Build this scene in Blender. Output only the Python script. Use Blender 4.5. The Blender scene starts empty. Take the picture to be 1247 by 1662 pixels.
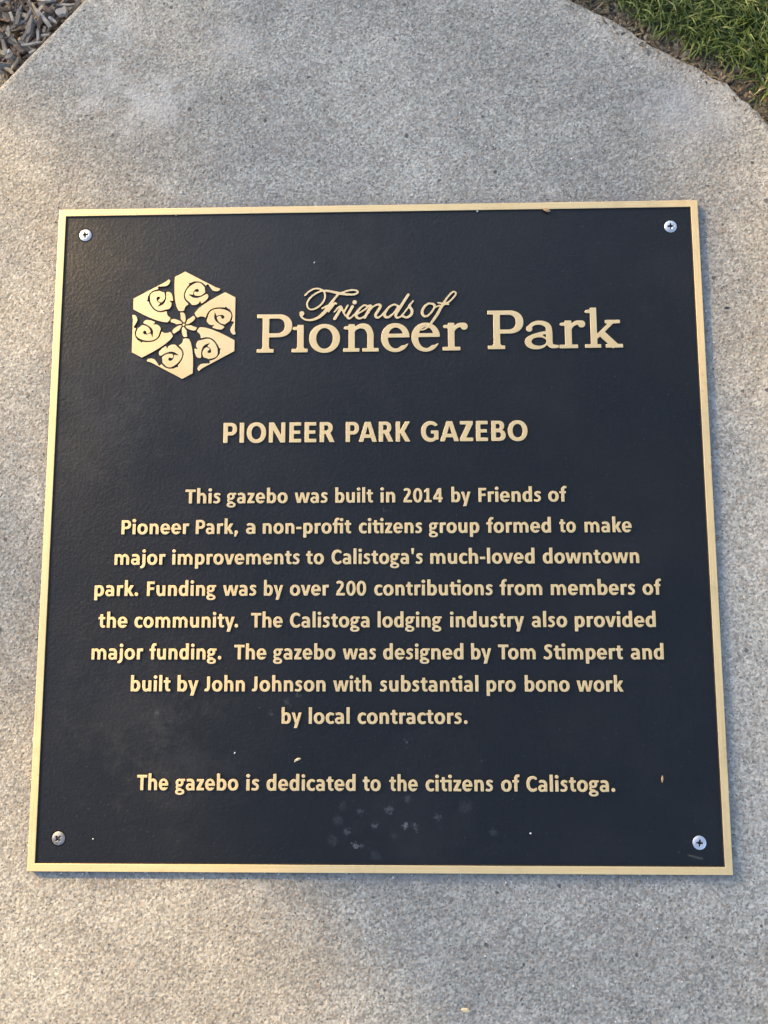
import bpy, bmesh, math, random
import numpy as np
from mathutils import Vector, Matrix

sc = bpy.context.scene
MM = 0.001
rnd = random.Random(7)

# ------------------------------------------------------------------ camera
cam_d = bpy.data.cameras.new("camera")
cam = bpy.data.objects.new("camera", cam_d)
sc.collection.objects.link(cam)
sc.camera = cam
cam_d.sensor_fit = 'VERTICAL'
cam_d.sensor_height = 24.0
cam_d.lens = 1330.0 / 1662.0 * 24.0
cam_d.clip_start = 0.02
cam_d.clip_end = 500.0
R = Matrix(((0.99965591, 0.0058314, 0.02557453),
            (-0.00261051, 0.9922525, -0.12421014),
            (-0.02610071, 0.12410064, 0.9919263)))
M4 = R.to_4x4()
M4.translation = Vector((0.01997515, -0.06251496, 0.55456622))
cam.matrix_world = M4

# ------------------------------------------------------------------ light
SUN = Vector((-5.5, 4.4, 3.5)).normalized()          # direction towards the sun
elev = math.asin(SUN.z)
world = bpy.data.worlds.new("World")
sc.world = world
world.use_nodes = True
wn = world.node_tree.nodes
bg = wn["Background"]
sky = wn.new("ShaderNodeTexSky")
sky.sky_type = 'NISHITA'
sky.sun_disc = False
sky.sun_elevation = elev
sky.sun_rotation = math.atan2(SUN.x, SUN.y)
sky.air_density = 1.0
sky.dust_density = 3.0
sky.ozone_density = 1.0
world.node_tree.links.new(sky.outputs[0], bg.inputs[0])
bg.inputs[1].default_value = 0.15
sl = bpy.data.lights.new("sun", 'SUN')
sl.energy = 2.9
sl.angle = math.radians(0.53)
sl.color = (1.0, 0.65, 0.23)
so = bpy.data.objects.new("sun", sl)
sc.collection.objects.link(so)
so.rotation_euler = SUN.to_track_quat('Z', 'Y').to_euler()
sc.view_settings.view_transform = 'Standard'
sc.view_settings.look = 'None'
sc.view_settings.exposure = 1.2
sc.view_settings.gamma = 1.0

# ------------------------------------------------------------------ helpers
def tag(o, label=None, cat=None, group=None, kind=None):
    if label: o['label'] = label
    if cat: o['category'] = cat
    if group: o['group'] = group
    if kind: o['kind'] = kind
    return o

def link(name, data, parent=None, loc=(0, 0, 0)):
    o = bpy.data.objects.new(name, data)
    sc.collection.objects.link(o)
    o.location = loc
    if parent: o.parent = parent
    return o

def mesh(name, verts, faces, mats, fm=None, smooth=False):
    m = bpy.data.meshes.new(name)
    m.from_pydata([tuple(v) for v in verts], [], faces)
    for k in mats: m.materials.append(k)
    if fm is not None: m.polygons.foreach_set('material_index', fm)
    if smooth: m.polygons.foreach_set('use_smooth', [True] * len(m.polygons))
    m.update()
    return m

class G:
    """small node-graph helper"""
    def __init__(s, name):
        s.m = bpy.data.materials.new(name); s.m.use_nodes = True
        s.t = s.m.node_tree; s.n = s.t.nodes; s.l = s.t.links
        s.b = s.n["Principled BSDF"]; s.out = s.n["Material Output"]
        s.co = s.n.new("ShaderNodeTexCoord")
        s.P = s.co.outputs['Object']
    def set(s, sock, v):
        if hasattr(v, 'is_linked') or isinstance(v, bpy.types.NodeSocket): s.l.new(v, sock)
        else: sock.default_value = v
    def noise(s, scale, detail=2, rough=0.5, vec=None, dist=0.0):
        k = s.n.new("ShaderNodeTexNoise"); k.inputs['Scale'].default_value = scale
        k.inputs['Detail'].default_value = detail; k.inputs['Roughness'].default_value = rough
        k.inputs['Distortion'].default_value = dist
        s.l.new(vec if vec is not None else s.P, k.inputs['Vector']); return k.outputs['Fac']
    def voro(s, scale, feat='F1', vec=None, out='Distance', rand=1.0):
        k = s.n.new("ShaderNodeTexVoronoi"); k.feature = feat; k.inputs['Scale'].default_value = scale
        k.inputs['Randomness'].default_value = rand
        s.l.new(vec if vec is not None else s.P, k.inputs['Vector']); return k.outputs[out]
    def ramp(s, v, a, b, ca=0.0, cb=1.0, smooth=True):
        k = s.n.new("ShaderNodeMapRange"); k.interpolation_type = 'SMOOTHSTEP' if smooth else 'LINEAR'
        s.set(k.inputs['Value'], v)
        k.inputs['From Min'].default_value = a; k.inputs['From Max'].default_value = b
        k.inputs['To Min'].default_value = ca; k.inputs['To Max'].default_value = cb
        return k.outputs['Result']
    def math(s, op, a, b=None, c=None):
        k = s.n.new("ShaderNodeMath"); k.operation = op
        s.set(k.inputs[0], a)
        if b is not None: s.set(k.inputs[1], b)
        if c is not None: s.set(k.inputs[2], c)
        return k.outputs[0]
    def mix(s, f, a, b, mode='MIX'):
        k = s.n.new("ShaderNodeMix"); k.data_type = 'RGBA'; k.blend_type = mode
        s.set(k.inputs[0], f); s.set(k.inputs[6], a); s.set(k.inputs[7], b); return k.outputs[2]
    def mapping(s, scale=(1, 1, 1), rot=(0, 0, 0), loc=(0, 0, 0)):
        k = s.n.new("ShaderNodeMapping"); k.inputs['Scale'].default_value = scale
        k.inputs['Rotation'].default_value = rot; k.inputs['Location'].default_value = loc
        s.l.new(s.P, k.inputs['Vector']); return k.outputs[0]
    def xyz(s):
        k = s.n.new("ShaderNodeSeparateXYZ"); s.l.new(s.P, k.inputs[0]); return k.outputs
    def dist(s, p):
        k = s.n.new("ShaderNodeVectorMath"); k.operation = 'DISTANCE'
        s.l.new(s.P, k.inputs[0]); k.inputs[1].default_value = p; return k.outputs['Value']
    def bump(s, h, strength, distance, prev=None):
        k = s.n.new("ShaderNodeBump"); k.inputs['Strength'].default_value = strength
        k.inputs['Distance'].default_value = distance
        s.l.new(h, k.inputs['Height'])
        if prev is not None: s.l.new(prev, k.inputs['Normal'])
        return k.outputs[0]
    def fin(s, color=None, rough=None, metal=None, normal=None, spec=None):
        if color is not None: s.set(s.b.inputs['Base Color'], color)
        if rough is not None: s.set(s.b.inputs['Roughness'], rough)
        if metal is not None: s.set(s.b.inputs['Metallic'], metal)
        if spec is not None: s.set(s.b.inputs['Specular IOR Level'], spec)
        if normal is not None: s.l.new(normal, s.b.inputs['Normal'])
        return s.m

def c4(r, g, b): return (r, g, b, 1.0)

# ------------------------------------------------------------------ materials
def mat_concrete():
    g = G("broomed_concrete")
    big = g.noise(5.5, 4, 0.6)
    mid = g.noise(26, 4, 0.65)
    col = g.mix(g.ramp(big, 0.35, 0.68), c4(0.290, 0.283, 0.250), c4(0.405, 0.393, 0.342))
    col = g.mix(g.ramp(mid, 0.48, 0.75, 0, 0.55), col, c4(0.46, 0.44, 0.385))
    col = g.mix(g.ramp(g.noise(14, 3, 0.6), 0.55, 0.78, 0, 0.5), col, c4(0.250, 0.250, 0.240))
    # sand grains: every cell its own tone
    gc = g.voro(720, out='Color')
    k = g.n.new("ShaderNodeSeparateColor"); g.l.new(gc, k.inputs[0])
    tone = g.ramp(k.outputs[0], 0.0, 1.0, 0.66, 1.34, smooth=False)
    g2 = g.noise(330, 3, 0.75)
    tone = g.math('MULTIPLY', tone, g.ramp(g2, 0.3, 0.7, 0.80, 1.20))
    hs = g.n.new("ShaderNodeVectorMath"); hs.operation = 'SCALE'
    g.l.new(col, hs.inputs[0]); g.l.new(tone, hs.inputs['Scale'])
    col = hs.outputs[0]
    warm = g.ramp(k.outputs[1], 0.80, 0.9)
    col = g.mix(g.math('MULTIPLY', warm, 0.35), col, c4(0.36, 0.25, 0.17))
    # dark stones and pits, pale quartz grains
    wv = g.n.new("ShaderNodeVectorMath"); wv.operation = 'ADD'
    nz = g.n.new("ShaderNodeTexNoise"); nz.inputs['Scale'].default_value = 350; g.l.new(g.P, nz.inputs['Vector'])
    nsc = g.n.new("ShaderNodeVectorMath"); nsc.operation = 'SCALE'; nsc.inputs['Scale'].default_value = 0.0022
    g.l.new(nz.outputs['Color'], nsc.inputs[0])
    fl = g.mapping(scale=(1, 1, 0)); g.l.new(fl, wv.inputs[0]); g.l.new(nsc.outputs[0], wv.inputs[1])
    pv = g.voro(125, vec=wv.outputs[0])
    pc = g.voro(125, vec=wv.outputs[0], out='Color')
    pk = g.n.new("ShaderNodeSeparateColor"); g.l.new(pc, pk.inputs[0])
    size = g.ramp(pk.outputs[0], 0.80, 1.0, 0.05, 0.19, smooth=False)
    pit = g.ramp(g.math('SUBTRACT', pv, size), -0.02, 0.015, 1.0, 0.0)
    col = g.mix(g.math('MULTIPLY', pit, 0.8), col, c4(0.075, 0.073, 0.07))
    sv = g.voro(330, vec=wv.outputs[0]); sc_ = g.voro(330, vec=wv.outputs[0], out='Color')
    sk = g.n.new("ShaderNodeSeparateColor"); g.l.new(sc_, sk.inputs[0])
    ss = g.ramp(sk.outputs[0], 0.58, 1.0, 0.0, 0.30, smooth=False)
    spk = g.ramp(g.math('SUBTRACT', sv, ss), -0.10, 0.03, 1.0, 0.0)
    col = g.mix(g.math('MULTIPLY', spk, 0.80), col, c4(0.10, 0.098, 0.094))
    tv = g.voro(560, vec=wv.outputs[0]); tc = g.voro(560, vec=wv.outputs[0], out='Color')
    tk = g.n.new("ShaderNodeSeparateColor"); g.l.new(tc, tk.inputs[0])
    ts = g.ramp(tk.outputs[1], 0.50, 1.0, 0.05, 0.36, smooth=False)
    tp = g.math('MULTIPLY', g.ramp(g.math('SUBTRACT', tv, ts), -0.08, 0.05, 1.0, 0.0), g.math('GREATER_THAN', tk.outputs[1], 0.50))
    col = g.mix(g.math('MULTIPLY', tp, 0.75), col, c4(0.115, 0.112, 0.108))
    qv = g.voro(170, vec=g.mapping(loc=(3.1, 1.7, 0)))
    qc = g.voro(170, vec=g.mapping(loc=(3.1, 1.7, 0)), out='Color')
    qk = g.n.new("ShaderNodeSeparateColor"); g.l.new(qc, qk.inputs[0])
    qs = g.ramp(qk.outputs[0], 0.70, 1.0, 0.0, 0.20)
    qz = g.ramp(g.math('SUBTRACT', qv, qs), -0.06, 0.03, 1.0, 0.0)
    col = g.mix(g.math('MULTIPLY', qz, 0.55), col, c4(0.60, 0.58, 0.54))
    # pale efflorescence smudges near the worn corner
    for (x, y, r, s) in ((-0.205, 0.322, 0.030, 0.5), (-0.165, 0.310, 0.035, 0.5), (-0.105, 0.365, 0.03, 0.3), (0.228, 0.300, 0.05, 0.35), (-0.19, 0.372, 0.02, 0.35)):
        d = g.math('ADD', g.dist((x, y, -0.0046)), g.ramp(g.noise(60, 3, 0.7), 0.2, 0.8, -0.02, 0.02))
        col = g.mix(g.ramp(d, 0.0, r, s, 0.0), col, c4(0.56, 0.54, 0.50))
    d = g.math('ADD', g.dist((-0.252, 0.368, -0.0046)), g.ramp(g.noise(80, 3, 0.7), 0.2, 0.8, -0.006, 0.006))
    col = g.mix(g.ramp(d, 0.001, 0.009, 0.6, 0.0), col, c4(0.33, 0.20, 0.14))
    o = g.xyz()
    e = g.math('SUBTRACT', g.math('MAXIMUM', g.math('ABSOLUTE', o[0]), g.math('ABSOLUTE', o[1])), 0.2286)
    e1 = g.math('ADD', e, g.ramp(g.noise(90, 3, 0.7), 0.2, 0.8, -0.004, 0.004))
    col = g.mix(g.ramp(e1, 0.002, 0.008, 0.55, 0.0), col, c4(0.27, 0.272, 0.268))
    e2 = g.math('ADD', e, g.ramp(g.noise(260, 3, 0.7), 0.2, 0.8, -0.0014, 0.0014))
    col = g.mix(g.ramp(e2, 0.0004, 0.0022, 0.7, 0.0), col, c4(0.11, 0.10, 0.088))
    n = g.bump(g.noise(650, 2, 0.6), 0.4, 0.0006)
    n = g.bump(g.voro(520, feat='SMOOTH_F1'), 0.55, 0.0009, n)
    n = g.bump(g.noise(230, 3, 0.7), 0.36, 0.0011, n)
    n = g.bump(g.math('MULTIPLY', g.math('ADD', tp, spk), -1.0), 0.5, 0.0005, n)
    n = g.bump(g.noise(70, 2, 0.5), 0.25, 0.0012, n)
    n = g.bump(g.math('MULTIPLY', pit, -1.0), 0.7, 0.0007, n)
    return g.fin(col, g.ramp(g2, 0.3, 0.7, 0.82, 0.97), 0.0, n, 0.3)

def mat_brass(face=True):
    g = G("satin_bronze_face" if face else "bronze_side")
    x, y, z = g.xyz()[:3]
    sx = g.noise(1.0, 3, 0.6, g.mapping(scale=(60, 2600, 60)))
    tone = g.noise(35, 3, 0.6)
    col = g.mix(g.ramp(tone, 0.3, 0.7), c4(0.93, 0.655, 0.305), c4(0.99, 0.735, 0.385))
    col = g.mix(g.ramp(g.noise(900, 2, 0.6), 0.60, 0.75, 0, 0.25), col, c4(0.52, 0.33, 0.16))
    r = g.ramp(sx, 0.25, 0.75, 0.34, 0.52)
    n = g.bump(sx, 0.10, 0.0001)
    n = g.bump(g.noise(500, 2, 0.5), 0.10, 0.0003, n)
    g.b.inputs['Specular IOR Level'].default_value = 0.6
    return g.fin(col, r, 0.45, n)

def mat_border():
    g = G("brushed_bronze_rim")
    o = g.xyz()
    ax = g.math('ABSOLUTE', o[0]); ay = g.math('ABSOLUTE', o[1])
    vert = g.math('GREATER_THAN', ax, ay)
    sh = g.noise(1.0, 3, 0.6, g.mapping(scale=(18, 2200, 20)))
    sv = g.noise(1.0, 3, 0.6, g.mapping(scale=(2200, 18, 20)))
    k = g.n.new("ShaderNodeMix"); k.data_type = 'FLOAT'
    g.l.new(vert, k.inputs[0]); g.l.new(sh, k.inputs[2]); g.l.new(sv, k.inputs[3])
    st = k.outputs[0]
    col = g.mix(g.ramp(st, 0.3, 0.7), c4(0.94, 0.66, 0.295), c4(1.0, 0.745, 0.385))
    col = g.mix(g.ramp(g.noise(24, 4, 0.7), 0.52, 0.80, 0, 0.5), col, c4(0.66, 0.42, 0.22))
    col = g.mix(g.ramp(g.noise(260, 3, 0.75), 0.62, 0.74, 0, 0.35), col, c4(0.34, 0.21, 0.11))
    n = g.bump(st, 0.16, 0.0001)
    n = g.bump(g.noise(60, 2, 0.5), 0.10, 0.0008, n)
    g.b.inputs['Specular IOR Level'].default_value = 0.6
    return g.fin(col, g.ramp(st, 0.25, 0.75, 0.32, 0.50), 0.45, n)

def mat_paint():
    g = G("black_baked_paint")
    wear = g.noise(9, 5, 0.7)
    col = g.mix(g.ramp(wear, 0.45, 0.8, 0, 0.6), c4(0.0085, 0.0085, 0.0080), c4(0.0145, 0.014, 0.0135))
    # dust film and scuffs at left and below; wide top patches paint in sky sheen
    for (x, y, r, s) in ((-0.10, 0.19, 0.15, 0.16), (0.08, 0.20, 0.14, 0.07), (-0.165, -0.125, 0.055, 0.11), (-0.19, 0.10, 0.06, 0.08), (-0.195, 0.06, 0.045, 0.08), (-0.13, -0.16, 0.05, 0.08), (0.03, -0.185, 0.06, 0.05)):
        d = g.math('ADD', g.dist((x, y, -0.0012)), g.ramp(g.noise(45, 4, 0.8), 0.2, 0.8, -0.04, 0.04))
        col = g.mix(g.ramp(d, 0.0, r, s, 0.0), col, c4(0.085, 0.083, 0.08))
    spots = ((-0.0107, -0.1903, 2.6, 0.35), (-0.0012, -0.1995, 2.6, 0.5), (0.0190, -0.1990, 2.4, 0.9), (0.025, -0.1985, 2.0, 0.45), (0.0270, -0.2015, 1.6, 0.35),
             (-0.0195, -0.2030, 3.0, 0.40), (-0.0140, -0.2118, 2.3, 0.9), (-0.0095, -0.2120, 1.6, 0.35), (0.0085, -0.1890, 3.2, 0.40), (0.0205, -0.1820, 3.0, 0.28),
             (0.0400, -0.1935, 2.4, 0.28), (-0.0250, -0.1960, 4.0, 0.16), (-0.0220, -0.1870, 3.5, 0.14), (0.058, -0.1870, 6.0, 0.10), (0.0760, -0.2035, 3.6, 0.16),
             (0.0000, -0.2180, 4.5, 0.12), (-0.0060, -0.2245, 4.0, 0.0), (-0.028, -0.209, 4.5, 0.14), (0.0120, -0.2060, 3.0, 0.12),
             (-0.0825, 0.153, 1.2, 0.0), (-0.052, -0.1155, 1.3, 0.5), (-0.070, -0.128, 2.2, 0.25), (0.020, -0.146, 1.3, 0.35), (-0.1465, -0.1275, 1.8, 0.3), (-0.06, -0.120, 3.0, 0.2),
             (0.006, 0.0085, 1.5, 0.3))
    jit = g.ramp(g.noise(520, 3, 0.8), 0.25, 0.75, -0.0019, 0.0019)
    for (x, y, r, s) in spots:
        if s <= 0: continue
        d = g.math('ADD', g.dist((x, y, -0.0012)), jit)
        col = g.mix(g.ramp(d, r * 0.35 * MM, r * 0.95 * MM, s * 0.42, 0.0), col, c4(0.26, 0.27, 0.29))
    # short scuff above the lower right corner of the panel
    o = g.xyz()
    u = g.math('ADD', g.math('MULTIPLY', g.math('SUBTRACT', o[0], 0.2055), 0.97), g.math('MULTIPLY', g.math('ADD', o[1], 0.2178), -0.24))
    v = g.math('ADD', g.math('MULTIPLY', g.math('SUBTRACT', o[0], 0.2055), 0.24), g.math('MULTIPLY', g.math('ADD', o[1], 0.2178), 0.97))
    m = g.math('MULTIPLY', g.ramp(g.math('ABSOLUTE', u), 0.003, 0.006, 1, 0), g.ramp(g.math('ABSOLUTE', v), 0.0, 0.0011, 1, 0))
    col = g.mix(g.math('MULTIPLY', m, 0.45), col, c4(0.13, 0.125, 0.11))
    fine = g.noise(1400, 3, 0.7)
    col = g.mix(g.ramp(g.noise(700, 1, 0.5), 0.71, 0.78, 0, 0.22), col, c4(0.16, 0.17, 0.18))
    n = g.bump(fine, 0.35, 0.00025)
    n = g.bump(g.voro(520, feat='SMOOTH_F1'), 0.22, 0.0006, n)
    n = g.bump(g.noise(260, 2, 0.6), 0.16, 0.0004, n)
    n = g.bump(g.noise(30, 2, 0.5), 0.10, 0.001, n)
    r = g.math('ADD', g.ramp(wear, 0.3, 0.8, 0.28, 0.42), g.ramp(fine, 0.2, 0.8, -0.04, 0.06))
    return g.fin(col, r, 0.0, n, 0.5)

def mat_simple(name, a, b, scale=200, rough=0.85, spec=0.3, metal=0.0, bump=0.0, bs=None, bd=0.0005):
    g = G(name)
    f = g.noise(scale, 4, 0.65)
    col = g.mix(g.ramp(f, 0.3, 0.7), c4(*a), c4(*b))
    n = g.bump(g.noise(bs or scale * 2, 3, 0.6), bump, bd) if bump else None
    return g.fin(col, rough, metal, n, spec)

def mat_wood(name, a, b):
    g = G(name)
    f = g.noise(1.0, 4, 0.7, g.mapping(scale=(120, 1600, 1600)))
    col = g.mix(g.ramp(f, 0.3, 0.7), c4(*a), c4(*b))
    col = g.mix(g.ramp(g.noise(220, 3, 0.7), 0.5, 0.8, 0, 0.5), col, c4(a[0] * 0.45, a[1] * 0.43, a[2] * 0.40))
    n = g.bump(f, 0.7, 0.0006)
    return g.fin(col, 0.88, 0.0, n, 0.25)

M = {}
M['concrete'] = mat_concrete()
M['face'] = mat_brass()
M['rim'] = mat_border()
M['paint'] = mat_paint()
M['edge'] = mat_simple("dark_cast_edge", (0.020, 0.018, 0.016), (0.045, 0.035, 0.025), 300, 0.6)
M['rimside'] = mat_simple("tarnished_bronze_side", (0.10, 0.062, 0.035), (0.20, 0.13, 0.07), 300, 0.55, 0.4, 0.6)
M['steel'] = mat_simple("stainless_steel_screw", (0.66, 0.68, 0.71), (0.80, 0.81, 0.83), 400, 0.38, 0.5, 0.8, 0.15, 900, 0.0002)
M['steel_dull'] = mat_simple("grimy_steel_screw", (0.20, 0.19, 0.18), (0.42, 0.41, 0.40), 450, 0.5, 0.5, 0.75, 0.3, 700, 0.0004)
M['slot'] = mat_simple("screw_recess_dark", (0.03, 0.03, 0.035), (0.07, 0.07, 0.075), 500, 0.7)  # near-black, for the cross recess and the stone chip
M['gap_shade'] = mat_simple('screw_shadow_gap', (0.004, 0.004, 0.005), (0.010, 0.010, 0.011), 300, 0.8, 0.1)
M['soil'] = mat_simple("dark_crumbly_soil", (0.035, 0.026, 0.019), (0.10, 0.078, 0.058), 160, 0.95, 0.2, 0, 0.9, 240, 0.003)
M['ground'] = mat_simple("rough_lawn_ground", (0.035, 0.050, 0.016), (0.075, 0.085, 0.032), 12, 0.95, 0.2, 0, 0.8, 60, 0.02)
M['wood1'] = mat_wood("weathered_grey_wood", (0.165, 0.148, 0.125), (0.29, 0.262, 0.225))
M['wood2'] = mat_wood("pale_split_wood", (0.30, 0.275, 0.235), (0.47, 0.43, 0.375))
M['wood3'] = mat_wood("brown_bark_wood", (0.095, 0.068, 0.052), (0.19, 0.145, 0.115))
M['wood4'] = mat_wood("tan_splinter_wood", (0.27, 0.225, 0.15), (0.42, 0.36, 0.26))
M['seed'] = mat_simple("dry_tan_husk", (0.38, 0.22, 0.10), (0.62, 0.42, 0.22), 900, 0.7, 0.3, 0, 0.4, 1500, 0.0003)
M['straw'] = mat_simple("pale_straw", (0.62, 0.47, 0.25), (0.80, 0.66, 0.42), 900, 0.7, 0.3)
M['grit'] = mat_simple("pale_grit", (0.55, 0.55, 0.55), (0.75, 0.74, 0.72), 900, 0.8, 0.3)
M['thatch'] = mat_simple("dead_grass_thatch", (0.20, 0.155, 0.09), (0.42, 0.35, 0.22), 500, 0.9, 0.2)
M['bark'] = mat_simple("tree_bark", (0.07, 0.05, 0.035), (0.16, 0.12, 0.09), 30, 0.9, 0.2, 0, 0.8, 20, 0.02)

def mat_leaf(name, cols, scale):
    g = G(name)
    at = g.n.new("ShaderNodeAttribute"); at.attribute_name = "tone"
    col = g.mix(g.ramp(at.outputs['Fac'], 0.0, 0.5), c4(*cols[0]), c4(*cols[1]))
    col = g.mix(g.ramp(at.outputs['Fac'], 0.45, 0.8), col, c4(*cols[2]))
    col = g.mix(g.ramp(at.outputs['Fac'], 0.86, 0.95), col, c4(*cols[3]))
    g.fin(col, 0.48, 0.0, None, 0.45)
    tr = g.n.new("ShaderNodeBsdfTranslucent"); g.l.new(col, tr.inputs['Color'])
    mx = g.n.new("ShaderNodeMixShader"); mx.inputs[0].default_value = 0.28
    g.l.new(g.b.outputs[0], mx.inputs[1]); g.l.new(tr.outputs[0], mx.inputs[2])
    g.l.new(mx.outputs[0], g.out.inputs[0])
    return g.m
M['grass'] = mat_leaf("green_grass_blade", ((0.040, 0.070, 0.015), (0.095, 0.150, 0.032), (0.22, 0.28, 0.075), (0.46, 0.42, 0.24)), 100)
M['leaf'] = mat_leaf("tree_leaf", ((0.035, 0.07, 0.02), (0.05, 0.09, 0.025), (0.07, 0.12, 0.03), (0.10, 0.13, 0.04)), 10)

# ------------------------------------------------------------------ ground and concrete pad
ZC = -4.6 * MM                                        # top of the concrete, border top of the plaque is z = 0
ZG = -0.05
def sheet(name, x0, y0, x1, y1, z, nx, ny, mat, amp, scale, seed, kind='structure'):
    rs = np.random.RandomState(seed)
    ph = rs.rand(10, 4) * 6.28; fr = (rs.rand(10, 2) - 0.5) * scale
    V = []; F = []
    for j in range(ny + 1):
        for i in range(nx + 1):
            x = x0 + (x1 - x0) * i / nx; y = y0 + (y1 - y0) * j / ny
            h = sum(math.sin(x * fr[k, 0] + y * fr[k, 1] + ph[k, 0]) for k in range(10)) / 10
            edge = min(i, j, nx - i, ny - j) > 0
            V.append((x, y, z + (h * amp if edge else -amp)))
    for j in range(ny):
        for i in range(nx):
            a = j * (nx + 1) + i; F.append((a, a + 1, a + nx + 2, a + nx + 1))
    return tag(link(name, mesh(name, V, F, [mat], smooth=True)), kind=kind)
g0 = sheet('ground', -60, -60, 60, 60, ZG, 40, 40, M['ground'], 0.004, 1.5, 1)

left_edge = [(-640, -1100), (-640, -80), (-560, 15), (-450, 140), (-360, 242), (-278.2, 334.7), (-251.5, 365.0), (-225.5, 394.4), (-180, 445), (-135, 497), (-118, 512), (-100, 519)]
right_edge = [(-80, 516), (-40, 494), (40, 452), (110, 413), (156.8, 385.2), (177.5, 373.5), (203.5, 354.2), (225, 341.5), (240, 332.5), (249, 326.0), (258, 323.0), (264, 314.5), (271, 306.5), (282, 294.3), (306, 262), (350, 200), (400, 100), (430, -60), (440, -400), (440, -1100)]
def densify(pts, step, jit, seed):
    r = random.Random(seed); out = []
    for (a, b) in zip(pts[:-1], pts[1:]):
        n = max(1, int(math.dist(a, b) / step))
        nx, ny = (b[1] - a[1]) / math.dist(a, b), -(b[0] - a[0]) / math.dist(a, b)
        for k in range(n):
            t = k / n; j = r.gauss(0, jit)
            out.append((a[0] + (b[0] - a[0]) * t + nx * j, a[1] + (b[1] - a[1]) * t + ny * j))
    out.append(pts[-1]); return out
le = densify(left_edge, 6, 0.22, 3); re_ = densify(right_edge, 5, 0.55, 4)
outline = le + re_                                    # clockwise seen from above
def offset(pts, d):
    out = []; n = len(pts)
    for i in range(n):
        a = pts[i - 1]; b = pts[(i + 1) % n]
        tx, ty = b[0] - a[0], b[1] - a[1]; L = math.hypot(tx, ty) or 1
        out.append((pts[i][0] + ty / L * d, pts[i][1] - tx / L * d))
    return out
V = []; F = []; n = len(outline)
prof = [(7.0, 0.0), (4.2, -0.35), (2.2, -1.1), (0.8, -2.6), (0.15, -4.6), (0.0, -7.0), (0.0, -60.0)]
for (d, z) in prof:
    for (x, y) in offset(outline, d): V.append((x * MM, y * MM, ZC + z * MM))
for r_ in range(len(prof) - 1):
    for i in range(n):
        j = (i + 1) % n
        F.append((r_ * n + i, r_ * n + j, (r_ + 1) * n + j, (r_ + 1) * n + i))
F.append(tuple(range(n))[::-1])
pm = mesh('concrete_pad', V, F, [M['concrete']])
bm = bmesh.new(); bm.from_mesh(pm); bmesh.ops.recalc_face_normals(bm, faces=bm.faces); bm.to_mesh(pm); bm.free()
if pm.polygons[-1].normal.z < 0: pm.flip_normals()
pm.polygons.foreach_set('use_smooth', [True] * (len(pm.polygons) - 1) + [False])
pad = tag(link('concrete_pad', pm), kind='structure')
# side of the pad: distance helpers
def side_left(x, y):   # signed distance (mm) outside the left edge, positive = mulch side
    a, b = (-640, -80), (-135, 497)
    dx, dy = b[0] - a[0], b[1] - a[1]; L = math.hypot(dx, dy)
    return ((x - a[0]) * -dy + (y - a[1]) * dx) / L
RE = [p for p in right_edge]
def side_right(x, y):  # distance (mm) outside the right edge
    best = 1e9; s = 1
    for a, b in zip(RE[:-1], RE[1:]):
        dx, dy = b[0] - a[0], b[1] - a[1]; L2 = dx * dx + dy * dy
        t = max(0, min(1, ((x - a[0]) * dx + (y - a[1]) * dy) / L2))
        d = math.hypot(x - a[0] - t * dx, y - a[1] - t * dy)
        if d < best:
            best = d; s = 1 if ((x - a[0]) * dy - (y - a[1]) * dx) < 0 else -1
    return best * s

# ------------------------------------------------------------------ signed distance shapes -> outlines -> relief pieces
def poly_sdf(X, Y, P):
    P = np.asarray(P, float); n = len(P)
    d = np.full(X.shape, 1e18); ins = np.zeros(X.shape, bool)
    for i in range(n):
        ax, ay = P[i]; bx, by = P[(i + 1) % n]
        ex, ey = bx - ax, by - ay; wx, wy = X - ax, Y - ay
        L2 = ex * ex + ey * ey
        if L2 < 1e-12: continue
        t = np.clip((wx * ex + wy * ey) / L2, 0, 1)
        d = np.minimum(d, (wx - ex * t) ** 2 + (wy - ey * t) ** 2)
        c = ((ay > Y) != (by > Y))
        if ay != by: ins ^= c & (X < (bx - ax) * (Y - ay) / (by - ay) + ax)
    d = np.sqrt(d); return np.where(ins, -d, d)
def ell_sdf(X, Y, cx, cy, rx, ry, p=2.0):
    n = 56; pts = []
    for i in range(n):
        a = 2 * math.pi * i / n; c, s = math.cos(a), math.sin(a)
        pts.append((cx + rx * math.copysign(abs(c) ** (2 / p), c), cy + ry * math.copysign(abs(s) ** (2 / p), s)))
    return poly_sdf(X, Y, pts)
def catmull(P, k=6):
    P = [np.asarray(p, float) for p in P]
    if len(P) < 3: return P
    Q = [2 * P[0] - P[1]] + P + [2 * P[-1] - P[-2]]; out = []
    for i in range(1, len(Q) - 2):
        a, b, c, d = Q[i - 1], Q[i], Q[i + 1], Q[i + 2]
        for j in range(k):
            t = j / k
            out.append(0.5 * ((2 * b) + (-a + c) * t + (2 * a - 5 * b + 4 * c - d) * t * t + (-a + 3 * b - 3 * c + d) * t ** 3))
    out.append(P[-1]); return out
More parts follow.
